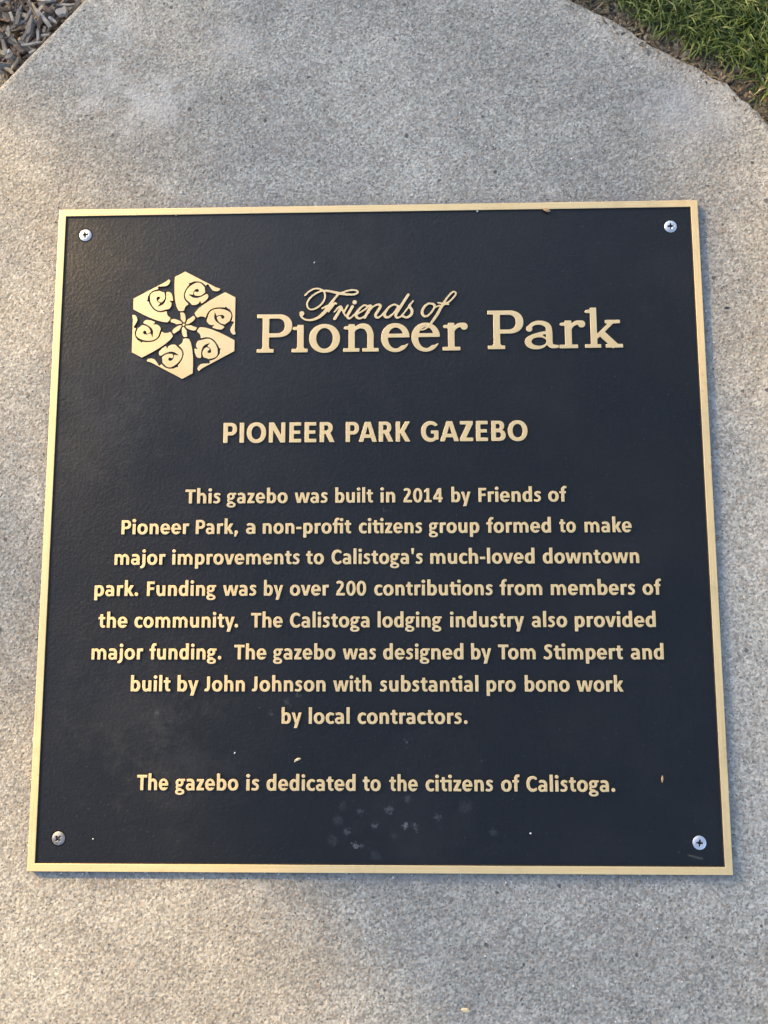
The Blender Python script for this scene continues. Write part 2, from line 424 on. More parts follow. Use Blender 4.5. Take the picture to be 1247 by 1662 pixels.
def stroke_sdf(X, Y, pts, w, smooth=True, rnd_cap=False):
    if not isinstance(w, (list, tuple)): w = [w] * len(pts)
    P = [(p[0], p[1], q / 2) for p, q in zip(pts, w)]
    C = catmull(P) if smooth else [np.asarray(p, float) for p in P]
    d = np.full(X.shape, 1e18)
    cum = [0]
    for i in range(len(C) - 1): cum.append(cum[-1] + math.hypot(C[i + 1][0] - C[i][0], C[i + 1][1] - C[i][1]))
    for i in range(len(C) - 1):
        a, b = C[i], C[i + 1]; ex, ey = b[0] - a[0], b[1] - a[1]; L = math.hypot(ex, ey)
        if L < 1e-9: continue
        nx, ny = -ey / L, ex / L
        q = [(a[0] + nx * a[2], a[1] + ny * a[2]), (b[0] + nx * b[2], b[1] + ny * b[2]), (b[0] - nx * b[2], b[1] - ny * b[2]), (a[0] - nx * a[2], a[1] - ny * a[2])]
        d = np.minimum(d, poly_sdf(X, Y, q))
        if (a[2] < cum[i] < cum[-1] - a[2]) or rnd_cap: d = np.minimum(d, np.hypot(X - a[0], Y - a[1]) - a[2])
    if rnd_cap: d = np.minimum(d, np.hypot(X - C[-1][0], Y - C[-1][1]) - C[-1][2])
    return d
def evaluate(ops, X, Y):
    F = np.full(X.shape, 1e6)
    for o in ops:
        sgn, kind, a = o[0], o[1], o[2:]
        if kind == 'r': s = poly_sdf(X, Y, [(a[0], a[1]), (a[2], a[1]), (a[2], a[3]), (a[0], a[3])])
        elif kind == 'p': s = poly_sdf(X, Y, a[0])
        elif kind == 'e': s = ell_sdf(X, Y, *a)
        elif kind == 's': s = stroke_sdf(X, Y, *a)
        elif kind == 'c': s = stroke_sdf(X, Y, a[0], a[1], True, True)
        elif kind == 'C': s = stroke_sdf(X, Y, a[0], a[1], False, True)
        F = np.minimum(F, s) if sgn == '+' else np.maximum(F, -s)
    return F
def blur(F, n):
    for _ in range(n):
        F = (np.roll(F, 1, 0) + 2 * F + np.roll(F, -1, 0)) / 4
        F = (np.roll(F, 1, 1) + 2 * F + np.roll(F, -1, 1)) / 4
    return F
def contours(F, xs, ys):
    ny, nx = F.shape; I = F < 0; segs = {}
    def px(j, i):
        t = F[j, i] / (F[j, i] - F[j, i + 1]); return (xs[i] + t * (xs[i + 1] - xs[i]), ys[j])
    def py(j, i):
        t = F[j, i] / (F[j, i] - F[j + 1, i]); return (xs[i], ys[j] + t * (ys[j + 1] - ys[j]))
    cell = I[:-1, :-1].astype(int) + 2 * I[:-1, 1:] + 4 * I[1:, 1:] + 8 * I[1:, :-1]
    T = {1: [('l', 'b')], 2: [('b', 'r')], 3: [('l', 'r')], 4: [('r', 't')], 5: [('l', 'b'), ('r', 't')], 6: [('b', 't')], 7: [('l', 't')], 8: [('t', 'l')],
         9: [('t', 'b')], 10: [('b', 'r'), ('t', 'l')], 11: [('t', 'r')], 12: [('r', 'l')], 13: [('r', 'b')], 14: [('b', 'l')]}
    pos = {}
    for j, i in zip(*np.nonzero((cell > 0) & (cell < 15))):
        for a, b in T[int(cell[j, i])]:
            ks = []
            for e in (a, b):
                if e == 'l': k = ('v', j, i); p = py
                elif e == 'r': k = ('v', j, i + 1); p = py
                elif e == 'b': k = ('h', j, i); p = px
                else: k = ('h', j + 1, i); p = px
                if k not in pos: pos[k] = p(k[1], k[2])
                ks.append(k)
            segs[ks[0]] = ks[1]
    loops = []
    while segs:
        s = next(iter(segs)); k = s; L = []
        while k in segs:
            L.append(pos[k]); k = segs.pop(k)
        if len(L) > 5: loops.append(L)
    return loops
def simplify(L, tol):
    P = np.array(L); n = len(P)
    keep = np.zeros(n, bool); a = 0; b = int(np.argmax(np.hypot(*(P - P[0]).T))); keep[a] = keep[b] = True
    def rec(i, j):
        if j - i < 2: return
        A, B = P[i], P[j % n]; d = B - A; L_ = math.hypot(*d) or 1e-9
        Q = P[i + 1:j]; dist = np.abs((Q[:, 0] - A[0]) * d[1] - (Q[:, 1] - A[1]) * d[0]) / L_
        k = int(np.argmax(dist))
        if dist[k] > tol:
            keep[i + 1 + k] = True; rec(i, i + 1 + k); rec(i + 1 + k, j)
    rec(a, b); rec(b, n)
    return [tuple(p) for p in P[keep]]
def area(L):
    P = np.array(L); return abs(np.dot(P[:, 0], np.roll(P[:, 1], -1)) - np.dot(P[:, 1], np.roll(P[:, 0], -1))) / 2
def relief(ops, bbox, step, unit, ztop, zbot, soft=1, bev=0.13, tol=0.35, grow=0.0):
    """ops in design units, unit = mm per design unit -> mesh in metres, area in mm2, ink extents in mm"""
    x0, y0, x1, y1 = bbox
    xs = np.arange(x0 - 4 * step, x1 + 5 * step, step); ys = np.arange(y0 - 4 * step, y1 + 5 * step, step)
    X, Y = np.meshgrid(xs, ys)
    F = blur(evaluate(ops, X, Y), soft) - grow
    F[0, :] = F[-1, :] = 1; F[:, 0] = F[:, -1] = 1
    loops = [simplify(L, step * tol) for L in contours(F, xs, ys)]
    loops = [L for L in loops if len(L) > 3 and area(L) > step * step * 6]
    cu = bpy.data.curves.new('tmp', 'CURVE'); cu.dimensions = '2D'; cu.fill_mode = 'BOTH'
    for L in loops:
        s = cu.splines.new('POLY'); s.points.add(len(L) - 1)
        for p, q in zip(s.points, L): p.co = (q[0] * unit, q[1] * unit, 0, 1)
        s.use_cyclic_u = True
    th = (ztop - zbot)
    cu.extrude = th / 2 - bev; cu.bevel_depth = bev; cu.offset = -bev; cu.bevel_resolution = 1
    ob = bpy.data.objects.new('tmp', cu); sc.collection.objects.link(ob)
    me = bpy.data.meshes.new_from_object(ob)
    bpy.data.objects.remove(ob); bpy.data.curves.remove(cu)
    me.transform(Matrix.Translation((0, 0, (ztop + zbot) / 2)))
    me.transform(Matrix.Scale(MM, 4))
    me.materials.clear(); me.materials.append(M['face']); me.materials.append(M['edge'])
    bm = bmesh.new(); bm.from_mesh(me)
    bmesh.ops.remove_doubles(bm, verts=bm.verts, dist=2e-6)
    low = [f for f in bm.faces if f.normal.z < -0.5]
    bmesh.ops.delete(bm, geom=low, context='FACES')
    bm.normal_update()
    for f in bm.faces:
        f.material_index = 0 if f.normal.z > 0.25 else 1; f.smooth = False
    bm.to_mesh(me); bm.free()
    lo = min(p[0] for L in loops for p in L) * unit; hi = max(p[0] for L in loops for p in L) * unit
    return me, area(max(loops, key=area)) * unit * unit, lo, hi

# letters of the text face, 1000 units per em
def bowl_b(cx, cy=235): return [('+', 'e', cx, cy, 213, 246, 2.15)]
def arch(x, w=1.0): return ('+', 's', [(x, 290), (x + 60, 385), (x + 150, 424), (x + 235, 395), (x + 279, 300), (x + 279, 200), (x + 279, 0)], [60, 84, 108, 128, 140, 140, 140])
LO = {
'l': (246, [('+', 'r', 53, 0, 193, 700)]),
'i': (246, [('+', 'r', 53, 0, 193, 470), ('+', 'e', 123, 613, 84, 74)]),
'j': (262, [('+', 's', [(138, 470), (138, 200), (136, 20), (105, -70), (40, -112), (-25, -118)], [140, 140, 138, 120, 100, 88]), ('+', 'e', 138, 613, 84, 74)]),
'n': (537, [('+', 'r', 62, 0, 202, 470), arch(132)]),
'h': (537, [('+', 'r', 62, 0, 202, 700), arch(132)]),
'm': (814, [('+', 'r', 62, 0, 198, 470), ('+', 's', [(130, 290), (190, 388), (268, 424), (338, 402), (405, 300), (405, 200), (405, 0)], [60, 84, 108, 122, 134, 134, 134]), ('+', 's', [(405, 290), (465, 388), (543, 424), (613, 402), (682, 300), (682, 200), (682, 0)], [60, 84, 108, 122, 134, 134, 134])]),
'u': (537, [('+', 'r', 336, 0, 476, 470), ('+', 's', [(126, 470), (126, 270), (128, 170), (170, 72), (255, 46), (345, 85), (406, 180)], [140, 140, 138, 126, 108, 84, 60])]),
'r': (355, [('+', 'r', 62, 0, 202, 470), ('+', 's', [(132, 290), (180, 380), (250, 418), (345, 410)], [60, 96, 118, 122])]),
'o': (538, [('+', 'e', 269, 235, 240, 247, 2.15), ('-', 'e', 269, 235, 99, 145, 2.1)]),
'b': (537, [('+', 'e', 292, 235, 212, 246, 2.15), ('-', 'e', 274, 235, 84, 142, 2.1), ('-', 'r', -20, -40, 62, 600), ('+', 'r', 62, 0, 202, 700)]),
'd': (537, [('+', 'e', 245, 235, 212, 246, 2.15), ('-', 'e', 263, 235, 84, 142, 2.1), ('-', 'r', 475, -40, 560, 600), ('+', 'r', 335, 0, 475, 700)]),
'p': (537, [('+', 'e', 292, 235, 212, 246, 2.15), ('-', 'e', 274, 235, 84, 142, 2.1), ('-', 'r', -20, -40, 62, 600), ('+', 'r', 62, -185, 202, 470)]),
'g': (474, [('+', 'e', 212, 315, 184, 163), ('-', 'e', 212, 318, 62, 72), ('+', 'r', 235, 388, 462, 470), ('+', 'e', 226, -70, 212, 122, 2.3), ('-', 'e', 232, -72, 102, 48, 2.2), ('+', 's', [(115, 210), (80, 135), (105, 82), (190, 52), (290, 45)], [80, 88, 92, 90, 84])]),
'a': (494, [('+', 's', [(72, 398), (150, 422), (230, 425), (315, 398), (358, 320), (360, 200), (360, 0)], [96, 106, 112, 124, 138, 140, 140]), ('+', 'e', 198, 136, 168, 148, 2.1), ('-', 'e', 222, 135, 78, 56, 2.1), ('+', 'r', 290, 0, 430, 250), ('-', 'r', 431, -30, 480, 250)]),
'e': (503, [('+', 'e', 252, 235, 225, 247, 2.1), ('-', 'e', 252, 245, 92, 150, 2.05), ('+', 'r', 110, 192, 440, 282), ('-', 'p', [(250, 191), (520, 191), (520, 128), (440, 112), (345, 98)])]),
'c': (418, [('+', 'e', 262, 235, 235, 247, 2.1), ('-', 'e', 278, 235, 106, 142, 2.1), ('-', 'p', [(300, 118), (395, 112), (600, 80), (600, 395), (395, 362), (300, 350)]), ('-', 'r', 402, -60, 640, 560)]),
's': (399, [('+', 's', [(340, 388), (265, 425), (180, 426), (116, 388), (118, 322), (190, 268), (262, 222), (292, 152), (262, 82), (190, 44), (100, 48), (36, 78)], [84, 96, 102, 108, 114, 118, 116, 110, 106, 100, 96, 90])]),
't': (347, [('+', 's', [(160, 588), (160, 400), (160, 150), (185, 76), (245, 50), (325, 56)], [124, 136, 136, 122, 104, 92]), ('+', 'r', 16, 374, 325, 468)]),
'f': (316, [('+', 's', [(335, 645), (260, 654), (196, 622), (166, 540), (164, 400), (164, 0)], [92, 104, 122, 136, 138, 138]), ('+', 'r', 12, 374, 305, 468)]),
'v': (473, [('+', 'p', [(4, 470), (152, 470), (238, 140), (325, 470), (469, 470), (314, 0), (158, 0)])]),
'w': (745, [('+', 'p', [(8, 470), (150, 470), (216, 135), (302, 470), (443, 470), (531, 135), (598, 470), (737, 470), (612, 0), (454, 0), (372, 300), (290, 0), (131, 0)])]),
'y': (474, [('+', 'p', [(4, 470), (154, 470), (243, 150), (330, 470), (470, 470), (258, -185), (108, -185), (168, 8)])]),
'k': (480, [('+', 'r', 62, 0, 202, 700), ('+', 'p', [(190, 240), (318, 470), (474, 470), (332, 246), (488, 0), (326, 0)])]),
'z': (397, [('+', 'r', 36, 372, 362, 470), ('+', 'r', 28, 0, 368, 98), ('+', 'p', [(28, 80), (200, 390), (362, 390), (192, 80)])]),
'T': (495, [('+', 'r', 8, 527, 487, 636), ('+', 'r', 177, 0, 319, 600)]),
'P': (532, [('+', 'r', 68, 0, 208, 636), ('+', 'r', 150, 236, 310, 636), ('+', 'e', 310, 436, 196, 200, 2.2), ('-', 'r', 208, 342, 300, 532), ('-', 'e', 298, 437, 74, 95, 2.2)]),
'F': (459, [('+', 'r', 68, 0, 206, 636), ('+', 'r', 100, 530, 428, 636), ('+', 'r', 100, 272, 405, 376)]),
'C': (529, [('+', 'e', 312, 317, 280, 330, 2.1), ('-', 'e', 338, 317, 164, 215, 2.1), ('-', 'p', [(380, 168), (480, 150), (800, 80), (800, 560), (480, 490), (380, 470)]), ('-', 'r', 500, -60, 800, 760)]),
'J': (331, [('+', 's', [(192, 636), (192, 400), (190, 170), (160, 82), (95, 54), (14, 66)], [140, 140, 138, 124, 108, 100])]),
'S': (473, [('+', 's', [(408, 548), (325, 588), (225, 588), (146, 535), (148, 452), (222, 378), (312, 312), (352, 222), (330, 118), (245, 56), (140, 52), (38, 92)], [96, 106, 112, 122, 128, 134, 134, 128, 120, 110, 106, 100])]),
'O': (676, [('+', 'e', 338, 317, 310, 330, 2.15), ('-', 'e', 338, 317, 162, 216, 2.1)]),
'N': (660, [('+', 'r', 68, 0, 196, 636), ('+', 'r', 464, 0, 592, 636), ('+', 'p', [(68, 636), (228, 636), (592, 0), (436, 0)])]),
'I': (267, [('+', 'r', 63, 0, 204, 636)]),
'E': (488, [('+', 'r', 68, 0, 206, 636), ('+', 'r', 100, 530, 440, 636), ('+', 'r', 100, 270, 412, 372), ('+', 'r', 100, 0, 444, 107)]),
'R': (563, [('+', 'r', 68, 0, 208, 636), ('+', 'r', 150, 262, 290, 636), ('+', 'e', 290, 449, 192, 187, 2.2), ('-', 'r', 208, 364, 282, 534), ('-', 'e', 280, 449, 66, 85, 2.2), ('+', 'p', [(250, 280), (400, 300), (546, 0), (388, 0)])]),
'A': (606, [('+', 'p', [(4, 0), (212, 636), (394, 636), (602, 0), (454, 0), (302, 506), (150, 0)]), ('+', 'r', 150, 128, 455, 232)]),
'K': (547, [('+', 'r', 68, 0, 208, 636), ('+', 'p', [(196, 325), (378, 636), (536, 636), (350, 326), (548, 0), (380, 0)])]),
'G': (637, [('+', 'e', 325, 317, 293, 330, 2.1), ('-', 'e', 350, 317, 172, 215, 2.1), ('-', 'p', [(400, 330), (800, 330), (800, 560), (540, 500), (400, 460)]), ('-', 'r', 548, 330, 800, 760), ('-', 'r', 582, -60, 800, 760), ('+', 'r', 450, 60, 582, 345), ('+', 'r', 345, 248, 582, 345)]),
'Z': (473, [('+', 'r', 38, 528, 440, 636), ('+', 'r', 30, 0, 450, 108), ('+', 'p', [(30, 90), (258, 545), (440, 545), (212, 90)])]),
'B': (561, [('+', 'r', 68, 0, 208, 636), ('+', 'r', 150, 330, 300, 636), ('+', 'e', 298, 478, 178, 158, 2.2), ('-', 'r', 208, 384, 285, 538), ('-', 'e', 284, 461, 58, 77, 2.2), ('+', 'r', 150, 0, 310, 340), ('+', 'e', 312, 178, 206, 178, 2.2), ('-', 'r', 208, 102, 300, 274), ('-', 'e', 300, 188, 76, 86, 2.2), ('+', 'r', 150, 280, 300, 372)]),
'2': (507, [('+', 's', [(62, 548), (150, 590), (245, 590), (325, 545), (340, 455), (290, 350), (195, 225), (110, 110)], [96, 108, 116, 128, 134, 134, 132, 130]), ('+', 'r', 42, 0, 466, 108)]),
'0': (507, [('+', 'e', 254, 317, 228, 330, 2.15), ('-', 'e', 254, 317, 93, 222, 2.1)]),
'1': (507, [('+', 'r', 192, 0, 326, 636), ('+', 'r', 76, 0, 446, 100), ('+', 'p', [(62, 520), (210, 636), (250, 636), (250, 500), (195, 500), (75, 430)])]),
'4': (507, [('+', 'r', 294, 0, 426, 636), ('+', 'r', 20, 124, 490, 228), ('+', 'p', [(20, 200), (270, 636), (426, 636), (160, 200)])]),
'.': (267, [('+', 'e', 133, 74, 84, 82)]),
',': (258, [('+', 'e', 140, 78, 82, 78), ('+', 'p', [(80, 90), (222, 90), (120, -130), (40, -118)])]),
'-': (306, [('+', 'r', 34, 198, 274, 304)]),
"'": (233, [('+', 'p', [(48, 695), (186, 695), (160, 432), (76, 432)])]),
}
LO['ti'] = (347 + 246 - 10, [o for o in LO['t'][1]] + [('+', 'r', 16, 374, 480, 468), ('+', 'r', 390, 0, 530, 470), ('+', 'e', 460, 613, 84, 74)])
LO['fi'] = (316 + 246, [o for o in LO['f'][1]] + [('+', 'r', 12, 374, 480, 468), ('+', 'r', 369, 0, 509, 470), ('+', 'e', 439, 618, 84, 74)])

ZP = -1.2                                             # panel surface, mm
FLOOR = ZP - 0.15
TEXT = [
 (55.8, 22.2, [('PIONEER', -106.1, -28.0), ('PARK', -21.0, 24.3), ('GAZEBO', 31.1, 104.9)]),
 (13.5, 15.2, [('This', -131.4, -106.3), ('gazebo', -102.7, -60.0), ('was', -55.9, -32.5), ('built', -28.0, -1.4), ('in', 2.9, 13.8), ('2014', 18.7, 46.1), ('by', 51.4, 65.1), ('Friends', 69.8, 113.0), ('of', 117.2, 130.4)]),
 (-7.6, 15.2, [('Pioneer', -174.9, -127.4), ('Park,', -123.6, -93.7), ('a', -89.1, -81.8), ('non-profit', -77.5, -16.3), ('citizens', -11.8, 32.0), ('group', 35.8, 70.8), ('formed', 74.9, 119.2), ('to', 124.0, 135.9), ('make', 141.1, 173.4)]),
 (-28.5, 15.2, [('major', -178.9, -143.1), ('improvements', -139.3, -51.3), ('to', -47.7, -34.8), ("Calistoga's", -30.3, 32.2), ('much-loved', 36.6, 107.6), ('downtown', 112.4, 177.6)]),
 (-49.7, 15.2, [('park.', -191.9, -161.0), ('Funding', -155.9, -107.9), ('was', -103.9, -80.5), ('by', -76.1, -62.4), ('over', -58.4, -31.3), ('200', -27.1, -6.1), ('contributions', -1.4, 79.0), ('from', 83.0, 112.2), ('members', 117.2, 174.0), ('of', 178.3, 191.4)]),
 (-71.0, 15.2, [('the', -188.3, -167.7), ('community.', -163.7, -92.4), ('The', -84.5, -62.3), ('Calistoga', -58.1, -3.8), ('lodging', 0.9, 44.6), ('industry', 49.4, 99.5), ('also', 104.0, 128.1), ('provided', 132.5, 186.8)]),
 (-92.2, 15.2, [('major', -192.1, -156.3), ('funding.', -152.8, -103.3), ('The', -95.5, -73.0), ('gazebo', -69.2, -26.7), ('was', -22.5, 0.5), ('designed', 4.5, 58.8), ('by', 63.2, 77.2), ('Tom', 81.1, 106.7), ('Stimpert', 111.1, 164.2), ('and', 168.8, 191.1)]),
 (-113.2, 15.2, [('built', -164.7, -137.2), ('by', -133.2, -118.4), ('John', -115.0, -87.1), ('Johnson', -83.2, -33.1), ('with', -28.7, -2.5), ('substantial', 2.2, 68.4), ('pro', 73.1, 93.0), ('bono', 98.3, 128.5), ('work', 132.5, 163.8)]),
 (-134.2, 15.2, [('by', -63.0, -49.0), ('local', -44.9, -17.0), ('contractors.', -12.5, 60.9)]),
 (-177.1, 15.2, [('The', -158.3, -136.7), ('gazebo', -132.8, -90.3), ('is', -85.9, -76.5), ('dedicated', -72.4, -13.0), ('to', -9.0, 3.5), ('the', 8.4, 27.7), ('citizens', 32.1, 76.8), ('of', 81.4, 94.2), ('Calistoga.', 97.8, 156.0)]),
]

# ------------------------------------------------------------------ the plaque
plaque = link('metal_plaque', None, loc=(0, 0, ZC))
tag(plaque, 'square cast bronze plaque with raised gold lettering on a dark panel, screwed to the concrete', 'plaque')
def pchild(name, me, label=None):
    o = link(name, me, plaque)
    o.location = (0, 0, -ZC)
    if label: o['label'] = label
    return o
H = 228.6
def ring(h, z): return [(-h, -h, z), (h, -h, z), (h, h, z), (-h, h, z)]
def subdiv_ring(h, z, n, amp, seed):
    r = random.Random(seed); out = []
    c = [(-h, -h), (h, -h), (h, h), (-h, h)]
    for k in range(4):
        a, b = c[k], c[(k + 1) % 4]
        for i in range(n):
            t = i / n
            x = a[0] + (b[0] - a[0]) * t; y = a[1] + (b[1] - a[1]) * t
            out.append((x * MM, y * MM, z * MM))
    return out
def rings_mesh(name, rings, mats, fm):
    V = []; F = []; idx = []; n = len(rings[0])
    for r_ in rings: V += r_
    for k in range(len(rings) - 1):
        for i in range(n):
            j = (i + 1) % n
            F.append((k * n + i, k * n + j, (k + 1) * n + j, (k + 1) * n + i)); idx.append(fm[k])
    return mesh(name, V, F, mats, idx)
NS = 24
spec = [(H, -4.6 - 0.4), (H, -0.35), (H - 0.12, -0.1), (H - 0.4, 0.0), (H - 4.7, 0.0), (H - 5.0, -0.12), (H - 5.45, ZP - 0.1)]
rim = rings_mesh('border', [subdiv_ring(h, z, NS, 0, 1) for h, z in spec], [M['rim'], M['rimside'], M['edge']], [1, 1, 0, 0, 0, 2])
pchild('border', rim)
# panel plate
pn = 40; hp = H - 5.3; V = []; F = []
for j in range(pn + 1):
    for i in range(pn + 1):
        x = -hp + 2 * hp * i / pn; y = -hp + 2 * hp * j / pn
        V.append((x * MM, y * MM, (ZP + 0.05 * math.sin(x * 0.021 + 1) * math.cos(y * 0.017)) * MM))
for j in range(pn):
    for i in range(pn):
        a = j * (pn + 1) + i; F.append((a, a + 1, a + pn + 2, a + pn + 1))
pchild('panel', mesh('panel', V, F, [M['paint']], smooth=True))

# lettering
cache = {}
def glyph(ch, em):
    if (ch, em) not in cache:
        adv, ops = LO[ch]
        cache[(ch, em)] = relief(ops, (-45, -210, adv + 30, 730), 8.5, em / 1000, 0.0, FLOOR, soft=1, bev=0.2, grow=3.0) + (adv,)
    return cache[(ch, em)]
def tokens(w):
    out = []; i = 0
    while i < len(w):
        if w[i:i + 2] == 'fi' or w[i:i + 2] == 'ti': out.append(w[i:i + 2]); i += 2
        else: out.append(w[i]); i += 1
    return out
KERN = {('T', 'o'): -55, ('T', 'h'): -6, ('F', 'r'): -12, ('P', 'a'): -18, ('P', 'A'): -35, ('A', 'R'): -4, ('G', 'A'): -8, ('k', '.'): -5, ('r', '.'): -40, ('y', '.'): -50, ('r', 'k'): 0, ('A', 'Z'): 0, ('o', 'v'): -6, ('o', 'w'): -6, ('v', 'e'): -8, ('w', 'a'): -8, ('r', 'o'): -4, ('r', 'a'): -8}
placed = []
for base, em, words in TEXT:
    for w, x0, x1 in words:
        tk = tokens(w); pen = 0; P = []
        for a, ch in enumerate(tk):
            if a: pen += KERN.get((tk[a - 1][-1], ch[0]), 0) * em / 1000
            P.append((ch, pen)); pen += glyph(ch, em)[4] * em / 1000
        ink0 = P[0][1] + glyph(tk[0], em)[2]; ink1 = P[-1][1] + glyph(tk[-1], em)[3]
        x0_, x1_ = x0 + 0.35, x1 - 0.35
        s = (x1_ - x0_) / (ink1 - ink0)
        for ch, p in P:
            me, ar, lo, hi, adv = glyph(ch, em)
            placed.append((ar * s, me, x0_ + (p - ink0) * s, base - (x0_ + x1_) * 0.0004, s))

# slab serif line, 1000 units = cap height
SC = 28.0 / 1000
SL = {
'P': [('+', 'r', 0, 0, 435, 95), ('+', 'r', 145, 0, 312, 1000), ('+', 'r', 0, 898, 540, 1000), ('+', 'r', 200, 398, 545, 1000), ('+', 'e', 545, 699, 355, 301, 2.2), ('-', 'r', 312, 505, 520, 886), ('-', 'e', 520, 695, 190, 191, 2.2), ('+', 'p', [(100, 60), (145, 150), (312, 150), (357, 60)])],
'i': [('+', 'r', 0, 0, 415, 95), ('+', 'r', 143, 0, 308, 718), ('+', 'p', [(15, 605), (40, 662), (150, 668), (210, 718), (308, 718), (308, 590), (60, 575)]), ('+', 'p', [(100, 60), (143, 140), (308, 140), (352, 60)])],
'o': [('+', 'e', 392, 360, 392, 378, 2.05), ('-', 'e', 392, 360, 208, 268, 2.0)],
'n': [('+', 'r', 0, 0, 430, 95), ('+', 'r', 143, 0, 308, 718), ('+', 'r', 505, 0, 935, 95), ('+', 'p', [(10, 605), (35, 662), (150, 668), (210, 718), (308, 718), (308, 590), (60, 575)]), ('+', 's', [(230, 470), (320, 600), (470, 668), (630, 628), (712, 480), (718, 300), (718, 0)], [60, 90, 125, 165, 168, 166, 166])],
'e': [('+', 'e', 362, 360, 362, 378, 2.05), ('-', 'e', 372, 350, 198, 272, 2.0), ('+', 'r', 150, 362, 715, 462), ('-', 'p', [(400, 361), (900, 361), (900, 225), (704, 222), (655, 192), (590, 164), (520, 152), (430, 200)])],
'r': [('+', 'r', 0, 0, 470, 95), ('+', 'r', 147, 0, 318, 718), ('+', 'p', [(10, 605), (35, 662), (150, 668), (210, 718), (318, 718), (318, 590), (60, 575)]), ('+', 's', [(250, 430), (330, 580), (440, 655), (560, 665)], [60, 90, 110, 110]), ('+', 'e', 575, 622, 95, 95)],
'a': [('+', 'c', [(120, 530), (200, 625), (340, 672), (500, 655), (615, 580), (645, 450), (645, 300), (655, 130), (720, 62), (850, 55)], [100, 100, 105, 120, 150, 165, 165, 155, 110, 85]), ('+', 'e', 125, 520, 85, 85), ('+', 'e', 300, 178, 300, 196, 2.1), ('-', 'e', 375, 185, 200, 108, 2.0), ('+', 's', [(640, 420), (470, 400), (300, 352), (180, 300)], [80, 85, 100, 110]), ('+', 'r', 565, 120, 725, 480)],
'k': [('+', 'r', 0, 0, 410, 95), ('+', 'r', 150, 0, 315, 1040), ('+', 'p', [(10, 925), (35, 980), (150, 990), (215, 1040), (315, 1040), (315, 910), (60, 895)]), ('+', 'r', 520, 0, 960, 95), ('+', 'r', 520, 623, 905, 718), ('+', 's', [(290, 265), (720, 680)], [95, 95], False), ('+', 's', [(400, 400), (770, 40)], [175, 175], False)],
}
LINE2 = [('P', -83.5, -58.6, 120.1), ('i', -58.9, -47.5, 120.1), ('o', -46.7, -24.8, 120.0), ('n', -22.7, 2.3, 120.1), ('e', 3.9, 24.0, 120.0), ('e', 25.2, 45.2, 120.1),
         ('r', 46.9, 64.7, 120.3), ('P', 78.5, 103.6, 120.9), ('a', 104.2, 127.9, 120.9), ('r', 128.2, 146.6, 121.0), ('k', 145.9, 172.2, 121.1)]
sc_cache = {}
for ch, x0, x1, y in LINE2:
    if ch not in sc_cache: sc_cache[ch] = relief(SL[ch], (-20, -40, 1000, 1080), 10, SC, 0.0, FLOOR, soft=1, bev=0.24)
    me, ar, lo, hi = sc_cache[ch]
    s = (x1 - x0) / (hi - lo)
    placed.append((ar * s + 1000, me, x0 - lo * s, y, s))
placed.sort(key=lambda p: -p[0])
for ar, me, x, y, s in placed[:300]:
    o = link('letter', me, plaque)
    o.location = (x * MM, y * MM, -ZC); o.scale = (s, 1, 1)
bm = bmesh.new()
for ar, me, x, y, s in placed[300:]:
    k = me.copy(); k.transform(Matrix.Translation((x * MM, y * MM, 0)) @ Matrix.Diagonal((s, 1, 1, 1)))
    bm.from_mesh(k); bpy.data.meshes.remove(k)
rest = bpy.data.meshes.new('small_letters'); bm.to_mesh(rest); bm.free()
rest.materials.append(M['face']); rest.materials.append(M['edge'])
r_o = pchild('small_letters', rest, 'smallest raised letters, dots and stops of the inscription'); r_o['kind'] = 'stuff'

# script words, traced in tenths of a millimetre about their own origin
def A_(pts): return [(p[0] / 10.39, -p[1] / 10.39) for p in pts]
def B_(pts): return [(100 + p[0] / 6.928, -p[1] / 6.928) for p in pts]
def W(*w): return [x for x in w]
friends = [
 ('+', 'c', A_([(140, 250), (200, 190), (280, 145), (360, 140), (430, 165), (475, 225), (478, 300), (445, 375), (380, 440), (300, 487), (225, 492), (178, 445), (178, 370), (230, 290), (320, 220), (420, 182), (520, 180), (640, 205), (740, 228), (860, 246), (980, 246), (1040, 215), (1015, 180), (930, 172), (830, 192), (740, 225)]), [2.6] * 10 + [2.6] * 6 + [3.6, 4.4, 4.2, 3.6, 3.0, 2.8, 2.6, 2.6, 2.8, 3.2]),
 ('+', 'c', A_([(700, 245), (640, 315), (580, 395), (520, 480), (450, 565), (360, 635), (250, 672), (150, 665), (85, 625), (60, 575)]), [2.6, 3.6, 4.8, 5.6, 5.4, 4.4, 3.4, 2.8, 2.8, 3.0]),
 ('+', 'e', 8.2, -54.0, 3.9, 3.9),
 ('+', 'c', A_([(430, 480), (500, 440), (590, 415)]), 2.4),
 ('+', 'c', A_([(540, 535), (590, 465), (645, 395), (672, 400)]), [2.4, 2.6, 3.2, 3.0]),
 ('+', 'c', A_([(640, 540), (700, 470), (745, 448), (770, 490), (800, 560), (830, 610)]), [2.2, 2.4, 3.6, 3.4, 2.6, 2.4]),
 ('+', 'c', A_([(750, 480), (705, 560), (645, 655)]), [4.0, 4.6, 5.0]),
 ('+', 'c', A_([(800, 555), (870, 430)]), 2.5),
 ('+', 'c', A_([(950, 450), (905, 530), (862, 610), (885, 655), (935, 630), (1005, 560)]), [4.6, 4.6, 4.0, 3.2, 2.4, 2.2]),
 ('+', 'e', 94.8, -36.6, 3.5, 3.5),
 ('+', 'c', A_([(1040, 575), (1120, 530), (1195, 475), (1175, 432), (1110, 455), (1035, 535), (1010, 610), (1055, 655), (1130, 635), (1230, 555)]), [2.2, 2.2, 2.6, 2.6, 3.0, 4.0, 4.4, 3.4, 2.5, 2.2]),
]
